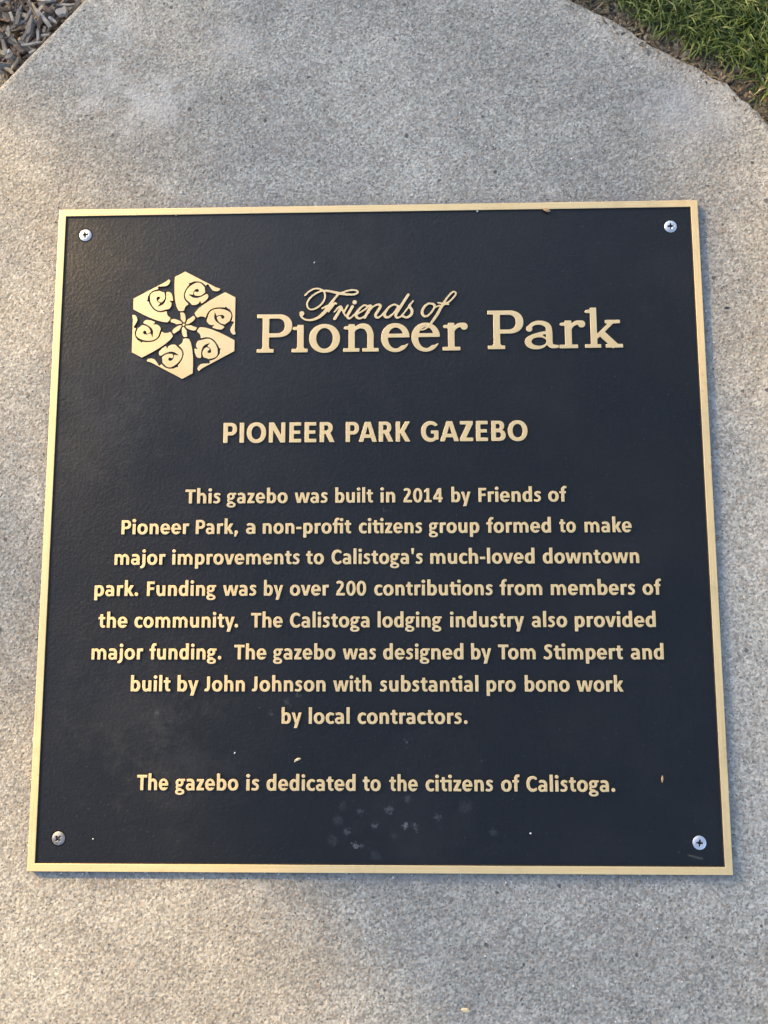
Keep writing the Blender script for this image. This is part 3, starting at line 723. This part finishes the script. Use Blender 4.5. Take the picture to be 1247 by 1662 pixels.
# second crop starts 100 px further right: bring both to one origin
def B2(pts): return [(96.25 + p[0] / 6.928, -p[1] / 6.928) for p in pts]
friends += [
 ('+', 'c', B2([(100, 345), (150, 295), (175, 300), (148, 350), (105, 430)]), [2.2, 2.6, 4.0, 4.2, 3.8]),
 ('+', 'c', B2([(125, 400), (190, 315), (255, 282), (285, 300), (255, 355), (225, 405), (250, 432), (300, 400), (345, 345)]), [2.0, 2.2, 3.2, 4.2, 4.4, 4.0, 3.2, 2.4, 2.2]),
 ('+', 'c', B2([(480, 300), (440, 285), (385, 310), (340, 365), (332, 415), (370, 428), (430, 385), (490, 300)]), [2.6, 2.8, 3.2, 4.0, 4.2, 3.4, 2.4, 2.2]),
 ('+', 'c', B2([(600, 175), (550, 250), (500, 330), (458, 400), (470, 435), (520, 415), (570, 355), (655, 245)]), [4.2, 4.2, 4.2, 4.0, 3.2, 2.4, 2.2, 2.2]),
 ('+', 'c', B2([(628, 275), (612, 305), (640, 350), (632, 400), (585, 432), (535, 418)]), [2.6, 3.4, 4.4, 4.2, 3.4, 3.6]),
]
of_ = [
 ('+', 'c', B2([(880, 285), (830, 278), (780, 315), (755, 370), (770, 415), (815, 418), (870, 365), (900, 305), (880, 278)]), [3.0, 3.2, 3.6, 4.4, 4.0, 3.2, 3.0, 3.2, 2.6]),
 ('+', 'c', B2([(880, 290), (905, 320), (950, 300)]), 2.0),
 ('+', 'c', B2([(1000, 270), (1060, 190), (1110, 148), (1140, 160), (1120, 205), (1055, 265), (985, 300), (930, 395), (870, 480), (815, 545), (755, 572), (722, 555), (745, 528), (800, 520)]), [3.4, 2.8, 2.4, 2.4, 2.4, 2.8, 4.4, 4.4, 4.0, 3.0, 2.4, 2.2, 2.2, 2.0]),
 ('+', 'c', B2([(935, 270), (1000, 282), (1055, 290)]), 2.3),
]
PXMM = 2.325                                          # image scale on the plate along x at this height
def script(ops, name, bbox):
    me, ar, lo, hi = relief(ops, bbox, 0.32, 1.0, 0.12, FLOOR, soft=1, bev=0.12, tol=0.3, grow=0.1)
    return me
def sx(ops):
    out = []
    for o in ops:
        if o[1] == 'e': out.append((o[0], 'e', o[2] / PXMM, o[3] / PXMM * 1.045, o[4] / PXMM, o[5] / PXMM))
        else:
            w = o[3] if isinstance(o[3], list) else [o[3]] * len(o[2])
            w = (w + [w[-1]] * len(o[2]))[:len(o[2])]
            out.append((o[0], o[1], [(p[0] / PXMM, p[1] / PXMM * 1.045) for p in o[2]], [q * 0.94 / PXMM for q in w]))
    return out
for ops, nm, bb in ((friends, 'script_word', (0, -34, 88, 0)), (of_, 'script_word', (80, -42, 116, 0))):
    me = script(sx(ops), nm, bb)
    o = link(nm, me, plaque); o.location = ((-55.4) * MM, (172.6) * MM, -ZC)
    o['label'] = 'slanting script word Friends' if ops is friends else 'slanting script word of'

# emblem: six arms round a centre, each arm its own raised piece
def c3(x, y): return ((x / 12.47 - 87.5) / 96.1, (92 - y / 12.47) / 87.5)
def c4_(x, y): return ((x / 12.47 - 7.5) / 96.1, (92 - y / 12.47) / 87.5)
def hx(t): return (0.866 * t, 1 - 0.5 * t)           # along the hexagon edge from the top corner
arm = [(-0.175, 0.899), (0.0, 1.0), hx(0.30), hx(0.62), c4_(822, 418), c4_(800, 462), c4_(735, 475), c4_(668, 458), c4_(630, 415), c4_(600, 370), c4_(560, 350), c4_(515, 370),
       c4_(500, 400), c4_(505, 440), c4_(520, 500), c4_(560, 525), c4_(582, 570), c4_(572, 612), c4_(520, 670), c4_(450, 718), c4_(428, 708), c4_(405, 690), c4_(382, 720), c4_(335, 745), c4_(270, 750), c4_(212, 725),
       c4_(180, 735), c4_(140, 755), c4_(105, 800), c4_(112, 852), c4_(60, 872), c4_(15, 868), c3(975, 860), c3(935, 780), c3(905, 660), c3(885, 500), c3(880, 350)]
def sw(pts, w): return ('-', 'c', [c4_(*p) for p in pts], [q * 1.08 / 12.47 / 91 for q in w])
armops = [('+', 'p', arm),
  sw([(520, 380), (450, 312), (400, 285), (340, 275), (270, 295), (195, 345), (135, 420), (98, 500), (92, 575), (122, 645), (195, 715), (235, 770)], [34, 28, 22, 24, 34, 34, 26, 24, 24, 28, 36, 44]),
  sw([(180, 300), (215, 318), (250, 300), (285, 268)], [10, 46, 42, 14]),
  sw([(560, 500), (520, 510), (465, 552), (400, 576), (330, 582), (265, 565), (215, 543), (180, 538)], [50, 34, 24, 26, 44, 46, 22, 10]),
  sw([(280, 545), (278, 500), (300, 460), (345, 450), (360, 462)], [22, 14, 22, 58, 40]),
  sw([(560, 350), (530, 395), (535, 440)], [46, 44, 30]),
  sw([(110, 850), (135, 790), (215, 752)], [26, 34, 30]),
  sw([(425, 735), (412, 695), (420, 670)], [30, 26, 8])]
petal = [('+', 'p', [c4_(14, 905), c4_(50, 897), c4_(86, 900), c4_(112, 935), c4_(126, 990), c4_(130, 1055), c4_(118, 1092), c4_(98, 1112), c4_(80, 1090), c4_(52, 1056), c4_(26, 1022), c4_(30, 985), c4_(22, 940)])]
EMX, EMY = 42.0, 39.4
arm_me = None
emblem = link('emblem', None, plaque, ((-135.6) * MM, 141.2 * MM, -ZC))
emblem['label'] = 'raised hexagonal emblem of six curling leaf shapes round a small flower'
def transform_ops(ops, a):
    ca, sa = math.cos(a), math.sin(a)
    f = lambda p: ((p[0] * ca - p[1] * sa) * EMX, (p[0] * sa + p[1] * ca) * EMY)
    out = []
    for o in ops:
        if o[1] == 'p': out.append((o[0], 'p', [f(p) for p in o[2]]))
        else: out.append((o[0], 'c', [f(p) for p in o[2]], [q * 40.5 for q in o[3]]))
    return out
for k in range(6):
    a = -k * math.pi / 3
    for ops, nm, soft in ((armops, 'emblem_arm', 1), (petal, 'petal', 1)):
        T = transform_ops(ops, a)
        xs_ = [p[0] for p in T[0][2]]; ys_ = [p[1] for p in T[0][2]]
        me, _, _, _ = relief(T, (min(xs_), min(ys_), max(xs_), max(ys_)), 0.17, 1.0, 0.0, FLOOR, soft=soft, bev=0.12)
        link(nm, me, emblem)
me, _, _, _ = relief([('+', 'e', 0, 0, 0.85, 0.85)], (-1, -1, 1, 1), 0.1, 1.0, -0.1, FLOOR, soft=0, bev=0.1)
link('centre_bead', me, emblem)

# screws: flat-topped domed heads with a cross recess, a dark ring laid round each as its shadow gap
def screw_mesh(rot, mats):
    n = 44; V = []; F = []; fm = []; Rr = 4.35
    for j in range(n + 1):
        for i in range(n + 1):
            u = 2 * i / n - 1; v = 2 * j / n - 1
            x = u * math.sqrt(1 - v * v / 2) * Rr; y = v * math.sqrt(1 - u * u / 2) * Rr
            r = math.hypot(x, y)
            z = 0.85 * (1 - (r / Rr) ** 2.6) + 0.12
            c, s = math.cos(rot), math.sin(rot); a = abs(x * c + y * s); b = abs(-x * s + y * c)
            w = min(a, b); q = max(a, b)
            dep = max(0, min(1, (0.86 - w * (1 + 0.30 * q)) / 0.24)) * max(0, min(1, (2.35 - q) / 0.5))
            V.append((x * MM, y * MM, (z - 0.95 * dep) * MM))
    for j in range(n):
        for i in range(n):
            a = j * (n + 1) + i; q = (a, a + 1, a + n + 2, a + n + 1); F.append(q)
    # skirt
    b0 = [i for i in range(n)] + [j * (n + 1) + n for j in range(n)] + [n * (n + 1) + n - i for i in range(n)] + [(n - j) * (n + 1) for j in range(n)]
    o = len(V)
    for k in b0: V.append((V[k][0], V[k][1], -0.4 * MM))
    for k in range(len(b0)): F.append((b0[k], o + k, o + (k + 1) % len(b0), b0[(k + 1) % len(b0)]))
    for f in F:
        zz = sum(V[k][2] for k in f) / len(f) / MM; rr = math.hypot(sum(V[k][0] for k in f) / 4, sum(V[k][1] for k in f) / 4) / MM
        fm.append(1 if (zz < 0.62 and rr < 2.9) else 0)
    return mesh('screw', V, F, mats, fm, smooth=True)
def disc_ring(r0, r1, z0, z1, mat, n=40):
    V = []; F = []
    for k in range(n):
        a = 2 * math.pi * k / n
        V.append((r0 * MM * math.cos(a), r0 * MM * math.sin(a), z0 * MM)); V.append((r1 * MM * math.cos(a), r1 * MM * math.sin(a), z1 * MM))
    for k in range(n):
        a, b = 2 * k, 2 * ((k + 1) % n); F.append((a, a + 1, b + 1, b))
    return mesh('gap_shadow_ring', V, F, [mat], smooth=True)
gap_me = disc_ring(4.25, 5.2, -0.02, 0.04, M['gap_shade'])  # near-black ring on the panel, paints the shade round the screw head
for (x, y, rot, dull) in ((-209.1, 209.4, 0.12, 0), (209.1, 209.6, 0.05, 0), (-209.1, -208.0, 0.78, 1), (208.5, -209.0, -0.08, 0)):
    o = link('screw', screw_mesh(rot, [M['steel_dull'], M['slot']] if dull else [M['steel'], M['slot']]), plaque)
    o.location = (x * MM, y * MM, ZP * MM - ZC)
    o['label'] = 'dull grimy cross-head screw' if dull else 'bright steel cross-head screw'
    k = link('gap_shadow_ring', gap_me, o); k.location = (0, 0, 0)

# ------------------------------------------------------------------ small bits lying on the plaque and the concrete
def lump(name, L, Wd, Ht, mat, seed, bend=0.0):
    r = random.Random(seed); V = []; F = []; nu, nv = 8, 8
    for i in range(nu + 1):
        t = i / nu; s = math.sin(math.pi * min(max(t, 0.03), 0.97)) ** 0.6
        for j in range(nv):
            a = 2 * math.pi * j / nv; q = 1 + r.uniform(-0.13, 0.13)
            V.append(((t - 0.5) * L * MM, (math.cos(a) * Wd / 2 * s * q + bend * math.sin(math.pi * t)) * MM, (Ht / 2 + math.sin(a) * Ht / 2 * s * q) * MM))
    for i in range(nu):
        for j in range(nv):
            F.append((i * nv + j, (i + 1) * nv + j, (i + 1) * nv + (j + 1) % nv, i * nv + (j + 1) % nv))
    F.append(tuple(range(nv))); F.append(tuple(range(nu * nv, nu * nv + nv))[::-1])
    return mesh(name, V, F, [mat], smooth=True)
def bit(name, x, y, z, rz, L, Wd, Ht, mat, seed, label, cat, bend=0.0):
    o = link(name, lump(name, L, Wd, Ht, mat, seed, bend), loc=(x * MM, y * MM, z * MM)); o.rotation_euler = (0, 0, rz)
    return tag(o, label, cat)
bit('seed_husk', 121.9, 222.4, 0.0, -0.35, 5.4, 2.6, 1.4, M['seed'], 1, 'small brown seed husk caught on the top border of the plaque', 'seed')
bit('straw_piece', -51.8, -157.7, ZP, 0.45, 5.0, 1.7, 1.0, M['straw'], 2, 'short pale straw piece lying above the word dedicated', 'straw', 0.4)
bit('leaf_bit', 186.4, -169.3, ZP, 1.5, 4.6, 1.5, 0.9, M['seed'], 3, 'tan leaf bit near the right border beside the last line of text', 'leaf bit')
bit('grit_grain', 72.9, 222.9, ZP, 0.2, 1.5, 1.3, 1.1, M['grit'], 4, 'pale grit grain tucked under the top border left of the husk', 'grit')
bit('grit_grain', 100.2, -203.5, ZP, 0.2, 1.4, 1.2, 1.0, M['grit'], 5, 'lone white grit grain low on the panel right of the pale smears', 'grit')
bit('grit_grain', -93.6, -153.2, ZP, 0.9, 1.5, 0.9, 0.7, M['grit'], 6, 'tiny grit grain left of the straw piece', 'grit')
bit('grit_grain', -43.5, 186.4, ZP, 0.9, 1.2, 1.0, 0.7, M['grit'], 8, 'tiny grit grain above the script lettering', 'grit')
bit('grit_grain', -143.2, 223.2, -0.4, 0.9, 1.6, 0.9, 0.9, M['seed'], 9, 'tiny brown grain on the top border above the emblem', 'grit')
bit('grit_grain', -186.0, -208.2, ZP, 0.9, 1.1, 0.9, 0.7, M['grit'], 10, 'tiny grit grain right of the dull lower left screw', 'grit')
bit('seed_husk', 56.9, -312.9, ZC / MM, -0.2, 6.0, 3.0, 1.0, M['straw'], 7, 'pale husk lying on the concrete below the plaque', 'seed')
bit('stone_chip', 246.5, 150.6, ZC / MM - 0.3, 0.1, 3.6, 1.8, 1.1, M['slot'], 11, 'dark stone chip on the concrete at the right of the plaque', 'stone')

# loose sand and grit over the slab
bm = bmesh.new()
rg = random.Random(77)
for k in range(1500):
    x = rg.uniform(-330, 330); y = rg.uniform(-380, 400)
    if rg.random() < 0.3:                             # more of it swept against the plaque
        sd = rg.randrange(4); q = 229.5 + abs(rg.gauss(0, 3)); t_ = rg.uniform(-232, 232)
        x, y = ((t_, q), (t_, -q), (q, t_), (-q, t_))[sd]
    if max(abs(x), abs(y)) < 229.2: continue
    if side_left(x, y) > -6 or side_right(x, y) > -7: continue
    r0 = abs(rg.gauss(0.30, 0.14)) + 0.12
    m_ = Matrix.Translation((x * MM, y * MM, ZC + r0 * 0.4 * MM)) @ Matrix.Rotation(rg.uniform(0, 6), 4, 'Z') @ Matrix.Diagonal((r0 * MM * rg.uniform(1, 1.6), r0 * MM, r0 * MM * 0.8, 1))
    v_ = bmesh.ops.create_icosphere(bm, subdivisions=1, radius=1.0, matrix=m_)['verts']
    mi_ = 0 if rg.random() < 0.45 else 1
    for f in {f for v in v_ for f in v.link_faces}: f.material_index = mi_
gm = bpy.data.meshes.new('loose_grit'); bm.to_mesh(gm); bm.free()
gm.materials.append(M['grit']); gm.materials.append(M['thatch'])
tag(link('loose_grit', gm), 'loose sand grains scattered over the concrete round the plaque', 'grit', kind='stuff')

# ------------------------------------------------------------------ mulch bed at upper left
def px_plane(px, py):                                 # plate coordinates (mm) of the mulch corner
    return (-281.6 + px * 0.468 - py * 0.0 + (py * 0.028), 395.7 - px * 0.0096 - py * 0.5)
sheet('mulch_bed', -1.6, -0.9, -0.04, 1.4, -0.024, 90, 120, M['soil'], 0.003, 260, 5)
def chip_mesh(L, Wd, T, seed, mat):
    r = random.Random(seed); V = []; F = []
    n = 5; nw = []
    for i in range(n):
        t = i / (n - 1); s = 1.0 if 0 < i < n - 1 else r.uniform(0.25, 0.8)
        w = Wd * s * r.uniform(0.8, 1.12); x = (t - 0.5) * L + r.uniform(-0.03, 0.03) * L; y = r.uniform(-0.12, 0.12) * Wd + math.sin(t * 3.1) * L * r.uniform(-0.02, 0.03); z = r.uniform(-0.15, 0.15) * T + 0.5 * T
        th = T * r.uniform(0.7, 1.1)
        V += [((x) * MM, (y - w / 2) * MM, (z - th / 2) * MM), (x * MM, (y + w / 2) * MM, (z - th / 2) * MM), (x * MM, (y + w * 0.42) * MM, (z + th / 2) * MM), (x * MM, (y - w * 0.36) * MM, (z + th / 2) * MM)]
    for i in range(n - 1):
        a = 4 * i; b = a + 4
        for k in range(4): F.append((a + k, b + k, b + (k + 1) % 4, a + (k + 1) % 4))
    F.append((3, 2, 1, 0)); F.append((4 * n - 4, 4 * n - 3, 4 * n - 2, 4 * n - 1))
    return mesh('wood_chip', V, F, [mat])
hand = [(470, 0, 700, 290, 8, 'wood2', 'long pale splinter slanting down to the concrete edge in the mulch'),
 (800, 95, 960, 20, 16, 'wood2', 'broad pale chip wedged against the concrete edge at the photo top'),
 (500, 240, 500, 500, 5.5, 'wood2', 'pale upright splinter in the middle of the mulch corner'),
 (600, 275, 605, 385, 5.5, 'wood1', None), (240, 500, 440, 200, 6, 'wood1', None), (240, 585, 560, 512, 5, 'wood2', 'thin pale twig lying level with its tip at the brown edge stain'),
 (10, 395, 190, 545, 4.5, 'wood4', None), (200, 560, 190, 720, 5, 'wood1', None), (70, 960, 200, 770, 6, 'wood4', None), (-10, 700, 95, 715, 10, 'wood2', 'stubby rounded pale chip at the left photo edge of the mulch'),
 (80, 60, 115, 200, 6, 'wood2', None), (185, -20, 165, 260, 8, 'wood1', None), (320, 200, 410, 20, 6, 'wood1', None), (-10, 930, 130, 1035, 6, 'wood4', 'tan splinter low in the mulch corner pointing at the concrete'),
 (370, 712, 480, 670, 5, 'wood2', None), (565, 435, 690, 420, 4, 'wood2', None), (690, 150, 810, 235, 5, 'wood2', None), (590, -20, 740, 60, 11, 'wood3', 'dark brown bark piece between two pale chips at the photo top'),
 (330, 330, 420, 240, 12, 'wood1', None), (300, 700, 130, 600, 9, 'wood3', None), (20, 820, 130, 730, 9, 'wood1', None), (420, 130, 360, 420, 9, 'wood1', None), (60, 300, 60, 470, 7, 'wood1', None), (560, 120, 520, 330, 6, 'wood3', None)]
cg = 'wood chips of the mulch'
kinds = {'wood1': ', weathered grey', 'wood2': ', pale split', 'wood3': ', dark brown bark', 'wood4': ', tan'}
korder = ['wood1', 'wood1', 'wood2', 'wood3', 'wood3', 'wood4']
shared = {'wood1': 'small weathered grey wood chip lying in the mulch beside the concrete', 'wood2': 'small pale split wood chip lying in the mulch beside the concrete',
          'wood3': 'small dark brown bark chip lying in the mulch beside the concrete', 'wood4': 'small tan wood splinter lying in the mulch beside the concrete'}
for i, (x0, y0, x1, y1, w, m, lab) in enumerate(hand):
    a = px_plane(x0 / 9.59, y0 / 9.59); b = px_plane(x1 / 9.59, y1 / 9.59)
    L = math.dist(a, b); o = link('wood_chip', chip_mesh(L, w * 0.46, max(1.2, w * 0.2), 100 + i, M[m]))
    z = -9.5 + rnd.uniform(-1.5, 1.5)
    mx, my = (a[0] + b[0]) / 2, (a[1] + b[1]) / 2
    over = side_left(mx, my) - L * 0.5
    o.location = (mx * MM, my * MM, z * MM)
    o.rotation_euler = (rnd.uniform(-0.25, 0.25), rnd.uniform(-0.10, 0.10), math.atan2(b[1] - a[1], b[0] - a[0]))
    tag(o, lab or shared[m], 'wood chip', cg + kinds[m])
vars_ = [chip_mesh(rnd.uniform(9, 22), rnd.uniform(2.0, 4.8), rnd.uniform(1.0, 2.2), 300 + i, M[['wood1', 'wood1', 'wood2', 'wood3', 'wood3', 'wood4'][i % 6]]) for i in range(24)]
cnt = 0
while cnt < 110:
    x = rnd.uniform(-292, -215); y = rnd.uniform(322, 405)
    if side_left(x, y) < 5: continue
    vi = rnd.randrange(24); m = korder[vi % 6]
    o = link('wood_chip', vars_[vi], loc=(x * MM, y * MM, rnd.uniform(-21, -12.5) * MM))
    o.rotation_euler = (rnd.uniform(-0.5, 0.5), rnd.uniform(-0.35, 0.35), rnd.uniform(0, 6.28))
    tag(o, shared[m], 'wood chip', cg + kinds[m]); cnt += 1
bm = bmesh.new()
for k in range(5200):
    if k < 1500: x = rnd.uniform(-400, -120); y = rnd.uniform(200, 560)
    else: x = rnd.uniform(-1500, -60); y = rnd.uniform(-850, 1350)
    d = side_left(x, y)
    if y < -70: d = -640 - x
    inside = (-294 < x < -213) and (320 < y < 408)
    if d < 7 or (inside and rnd.random() < 0.35): continue
    if x > -100 and y < 540: continue
    v = vars_[rnd.randrange(24)].copy()
    s = 1.0 if d < 160 else 1.7
    v.transform(Matrix.Translation((x * MM, y * MM, rnd.uniform(-24, -15 if not inside else -19) * MM)) @ Matrix.Rotation(rnd.uniform(0, 6.28), 4, 'Z') @ Matrix.Rotation(rnd.uniform(-0.5, 0.5), 4, 'X') @ Matrix.Rotation(rnd.uniform(-0.3, 0.3), 4, 'Y') @ Matrix.Scale(s, 4))
    o_ = len(bm.faces); mi = ['wood1', 'wood2', 'wood3', 'wood4'].index({M['wood1'].name: 'wood1', M['wood2'].name: 'wood2', M['wood3'].name: 'wood3', M['wood4'].name: 'wood4'}[v.materials[0].name])
    v.polygons.foreach_set('material_index', [mi] * len(v.polygons))
    bm.from_mesh(v); bpy.data.meshes.remove(v)
lm = bpy.data.meshes.new('mulch_litter'); bm.to_mesh(lm); bm.free()
for k in ('wood1', 'wood2', 'wood3', 'wood4'): lm.materials.append(M[k])
tag(link('mulch_litter', lm), 'loose shredded wood mulch filling the bed left of the concrete', 'mulch', kind='stuff')

# ------------------------------------------------------------------ lawn at upper right
sheet('lawn_soil', 0.0, -0.9, 1.7, 1.5, -0.013, 90, 120, M['soil'], 0.0035, 240, 6)
def ribbons(N, gen, name, mat):
    V = np.zeros((N, 7, 3)); T = np.zeros((N, 7))
    cnt = 0
    while cnt < N:
        g_ = gen()
        if g_ is None: continue
        x, y, z, az, L, w, lift, tone, curl = g_
        px_, py_, pz = x, y, z; a = az; pts = []
        for s in range(4):
            pts.append((px_, py_, pz, a)); st = L / 3
            px_ += math.cos(a) * st * math.cos(lift); py_ += math.sin(a) * st * math.cos(lift); pz += math.sin(lift) * st
            lift -= 0.42 + 0.2 * rnd.random(); a += curl
        k = 0
        for s in range(3):
            q = pts[s]; ww = w * (1, 0.95, 0.7)[s] / 2; nx, ny = -math.sin(q[3]), math.cos(q[3]); tw = 0.35 * ww
            V[cnt, k] = (q[0] + nx * ww, q[1] + ny * ww, q[2] + tw); V[cnt, k + 1] = (q[0] - nx * ww, q[1] - ny * ww, q[2] - tw); k += 2
        V[cnt, 6] = pts[3][:3]; T[cnt] = tone; cnt += 1
    base = np.arange(N)[:, None] * 7
    quads = np.concatenate([base + np.array([0, 1, 3, 2]), base + np.array([2, 3, 5, 4])]).tolist()
    tris = (base + np.array([4, 5, 6])).tolist()
    me = bpy.data.meshes.new(name); me.from_pydata((V.reshape(-1, 3) * MM).tolist(), [], quads + tris)
    me.materials.append(mat)
    at = me.attributes.new('tone', 'FLOAT', 'POINT'); at.data.foreach_set('value', T.reshape(-1))
    me.polygons.foreach_set('use_smooth', [True] * len(me.polygons)); me.update()
    return link(name, me)
def lawn_gen():
    if rnd.random() < 0.42: x = rnd.uniform(140, 340); y = rnd.uniform(270, 470)
    else: x = rnd.uniform(20, 1500); y = rnd.uniform(-700, 1200)
    if x < 0: return None
    d = side_right(x, y)
    if d < 15: return None
    if d < 36 and rnd.random() > (d - 12) / 26: return None
    tone = min(0.99, max(0, rnd.gauss(0.42, 0.25)))
    az = rnd.gauss(3.7, 1.3)
    return (x, y, -13, az, rnd.uniform(10, 28), rnd.uniform(0.7, 1.5), rnd.uniform(0.5, 1.25), tone, rnd.uniform(-0.3, 0.3))
tag(ribbons(52000, lawn_gen, 'lawn_grass', M['grass']), 'short green lawn grass growing beyond the curved concrete edge', 'grass', kind='stuff')
def thatch_gen():
    t = rnd.random()
    if rnd.random() < 0.75: x = rnd.uniform(140, 320); y = rnd.uniform(270, 420)
    else: x = rnd.uniform(20, 700); y = rnd.uniform(-500, 600)
    d = side_right(x, y)
    if d < -9 or d > 45: return None
    if d < 0.5:
        if rnd.random() > 0.035: return None
        return (x, y, ZC / MM + 0.3, rnd.uniform(0, 6.28), rnd.uniform(2, 7), rnd.uniform(0.5, 1.3), rnd.uniform(0.3, 0.45), rnd.random(), rnd.uniform(-0.5, 0.5))
    if rnd.random() < d / 90: return None
    return (x, y, -9.5 + rnd.uniform(-1, 1.5), rnd.uniform(0, 6.28), rnd.uniform(4, 12), rnd.uniform(0.8, 2.4), rnd.uniform(-0.05, 0.35), rnd.random(), rnd.uniform(-0.5, 0.5))
M['dead'] = mat_leaf("dead_grass_blade", ((0.075, 0.055, 0.035), (0.15, 0.115, 0.075), (0.24, 0.19, 0.12), (0.36, 0.30, 0.19)), 100)
tag(ribbons(8000, thatch_gen, 'dry_thatch', M['dead']), 'brown dead grass clippings along the concrete edge', 'dead grass', kind='stuff')

# ------------------------------------------------------------------ unseen tree added to shade the plaque (beyond the frame, towards the low sun)
D = 8.0
def to_tree(gx, gy, d=D): return Vector((gx, gy, 0)) + SUN * d
rt = random.Random(21)
def shade_density(x, y):                              # shade wanted on the plaque, shapes the added bough: metres on the ground
    t = max(-0.4, min(0.45, y))
    xl = -0.085 - 0.38 * t if t < 0 else -0.085 - 0.13 * t
    xr = 0.212 - 0.05 * t
    lo = 1 / (1 + math.exp(-(x - xl) / 0.022)); hi = 1 / (1 + math.exp((x - xr) / 0.014))
    spot = 0.12 * math.exp(-((x + 0.25) / 0.07) ** 2 - ((y - 0.05) / 0.16) ** 2) + 0.75 * math.exp(-((x + 0.27) / 0.04) ** 2 - ((y - 0.40) / 0.05) ** 2) + 0.10 * math.exp(-((x + 0.1) / 0.12) ** 2 - ((y - 0.40) / 0.09) ** 2) + 0.10 * math.exp(-((x - 0.30) / 0.06) ** 2 - ((y + 0.1) / 0.25) ** 2)
    return min(1, lo * hi + spot)
LV = []; LF = []; LT = []
def leaf(p, s):
    a = Vector((rt.gauss(0, 1), rt.gauss(0, 1), rt.gauss(0, 1))).normalized(); b = a.orthogonal().normalized(); c = a.cross(b)
    k = len(LV); t = rt.random()
    for (u, v) in ((-1, 0), (-0.35, 0.5), (0.4, 0.42), (1, 0), (0.4, -0.42), (-0.35, -0.5)): LV.append(p + b * u * s + c * v * s); LT.append(t)
    LF.append(tuple(range(k, k + 6)))
n_ = 0
while n_ < 1500:
    x = rt.uniform(-0.45, 0.5); y = rt.uniform(-0.75, 0.75)
    if rt.random() < shade_density(x, y):
        leaf(to_tree(x, y, D + rt.gauss(0, 0.6)), rt.uniform(0.030, 0.050)); n_ += 1
cr = to_tree(0.1, 0.0)
side = SUN.cross(Vector((0, 0, 1))).normalized()
for k in range(9000):                                 # the rest of the crown, above the bough
    v = Vector((rt.gauss(0, 1), rt.gauss(0, 1), rt.gauss(0, 0.8)))
    if v.length > 2.1: continue
    p = cr + Vector((-0.6, 0.6, 3.1)) + Vector((v.x * 1.5, v.y * 1.5, v.z * 1.25))
    g_ = p - SUN * (p.z / SUN.z)
    if abs(g_.x) < 0.8 and abs(g_.y) < 1.0: continue
    if p.z < 4.6: continue
    leaf(p, rt.uniform(0.04, 0.07))
tree = link('added_shade_tree', None, loc=(cr.x + 1.15, cr.y + 1.45, ZG))
tag(tree, 'unseen leafy tree added towards the low sun to shade the plaque', 'tree')
off = Vector(tree.location)
lmh = bpy.data.meshes.new('crown'); lmh.from_pydata([tuple(v - off) for v in LV], [], LF); lmh.materials.append(M['leaf'])
at = lmh.attributes.new('tone', 'FLOAT', 'POINT'); at.data.foreach_set('value', LT)
link('crown', lmh, tree)
def limb(pts, r0, r1):
    V = []; F = []; n = 10
    for i, p in enumerate(pts):
        t = i / (len(pts) - 1); r = r0 + (r1 - r0) * t
        d = (pts[min(i + 1, len(pts) - 1)] - pts[max(i - 1, 0)]).normalized(); u = d.orthogonal().normalized(); w = d.cross(u)
        for k in range(n):
            a = 2 * math.pi * k / n; V.append(p + (u * math.cos(a) + w * math.sin(a)) * r)
    for i in range(len(pts) - 1):
        for k in range(n): F.append((i * n + k, i * n + (k + 1) % n, (i + 1) * n + (k + 1) % n, (i + 1) * n + k))
    return mesh('limb', V, F, [M['bark']], smooth=True)
top = Vector((0, 0, 6.5))
link('trunk', limb([Vector((0, 0, -0.1)), Vector((0.03, 0.02, 1.5)), Vector((-0.05, 0.04, 3.2)), Vector((0.02, -0.03, 4.8)), top], 0.24, 0.07), tree)
for k in range(7):
    a = k * 0.9 + 0.3; e = Vector((math.cos(a) * 1.6, math.sin(a) * 1.6, 7.4 - 0.1 * k)); s = Vector((0, 0, 4.9 + 0.2 * k))
    link('branch', limb([s, s.lerp(e, 0.4) + Vector((0, 0, 0.15)), e], 0.06, 0.015), tree)
b0_ = to_tree(0.16, -0.75) - off; b1_ = to_tree(0.06, 0.75) - off
link('branch', limb([Vector((0, 0, 3.0)), b1_.lerp(Vector((0, 0, 3.2)), 0.4) + Vector((0, 0, 0.1)), b1_], 0.05, 0.014), tree, (0, 0, 0))
link('branch', limb([b0_, (b0_ + b1_) / 2, b1_], 0.008, 0.012), tree, (0, 0, 0))
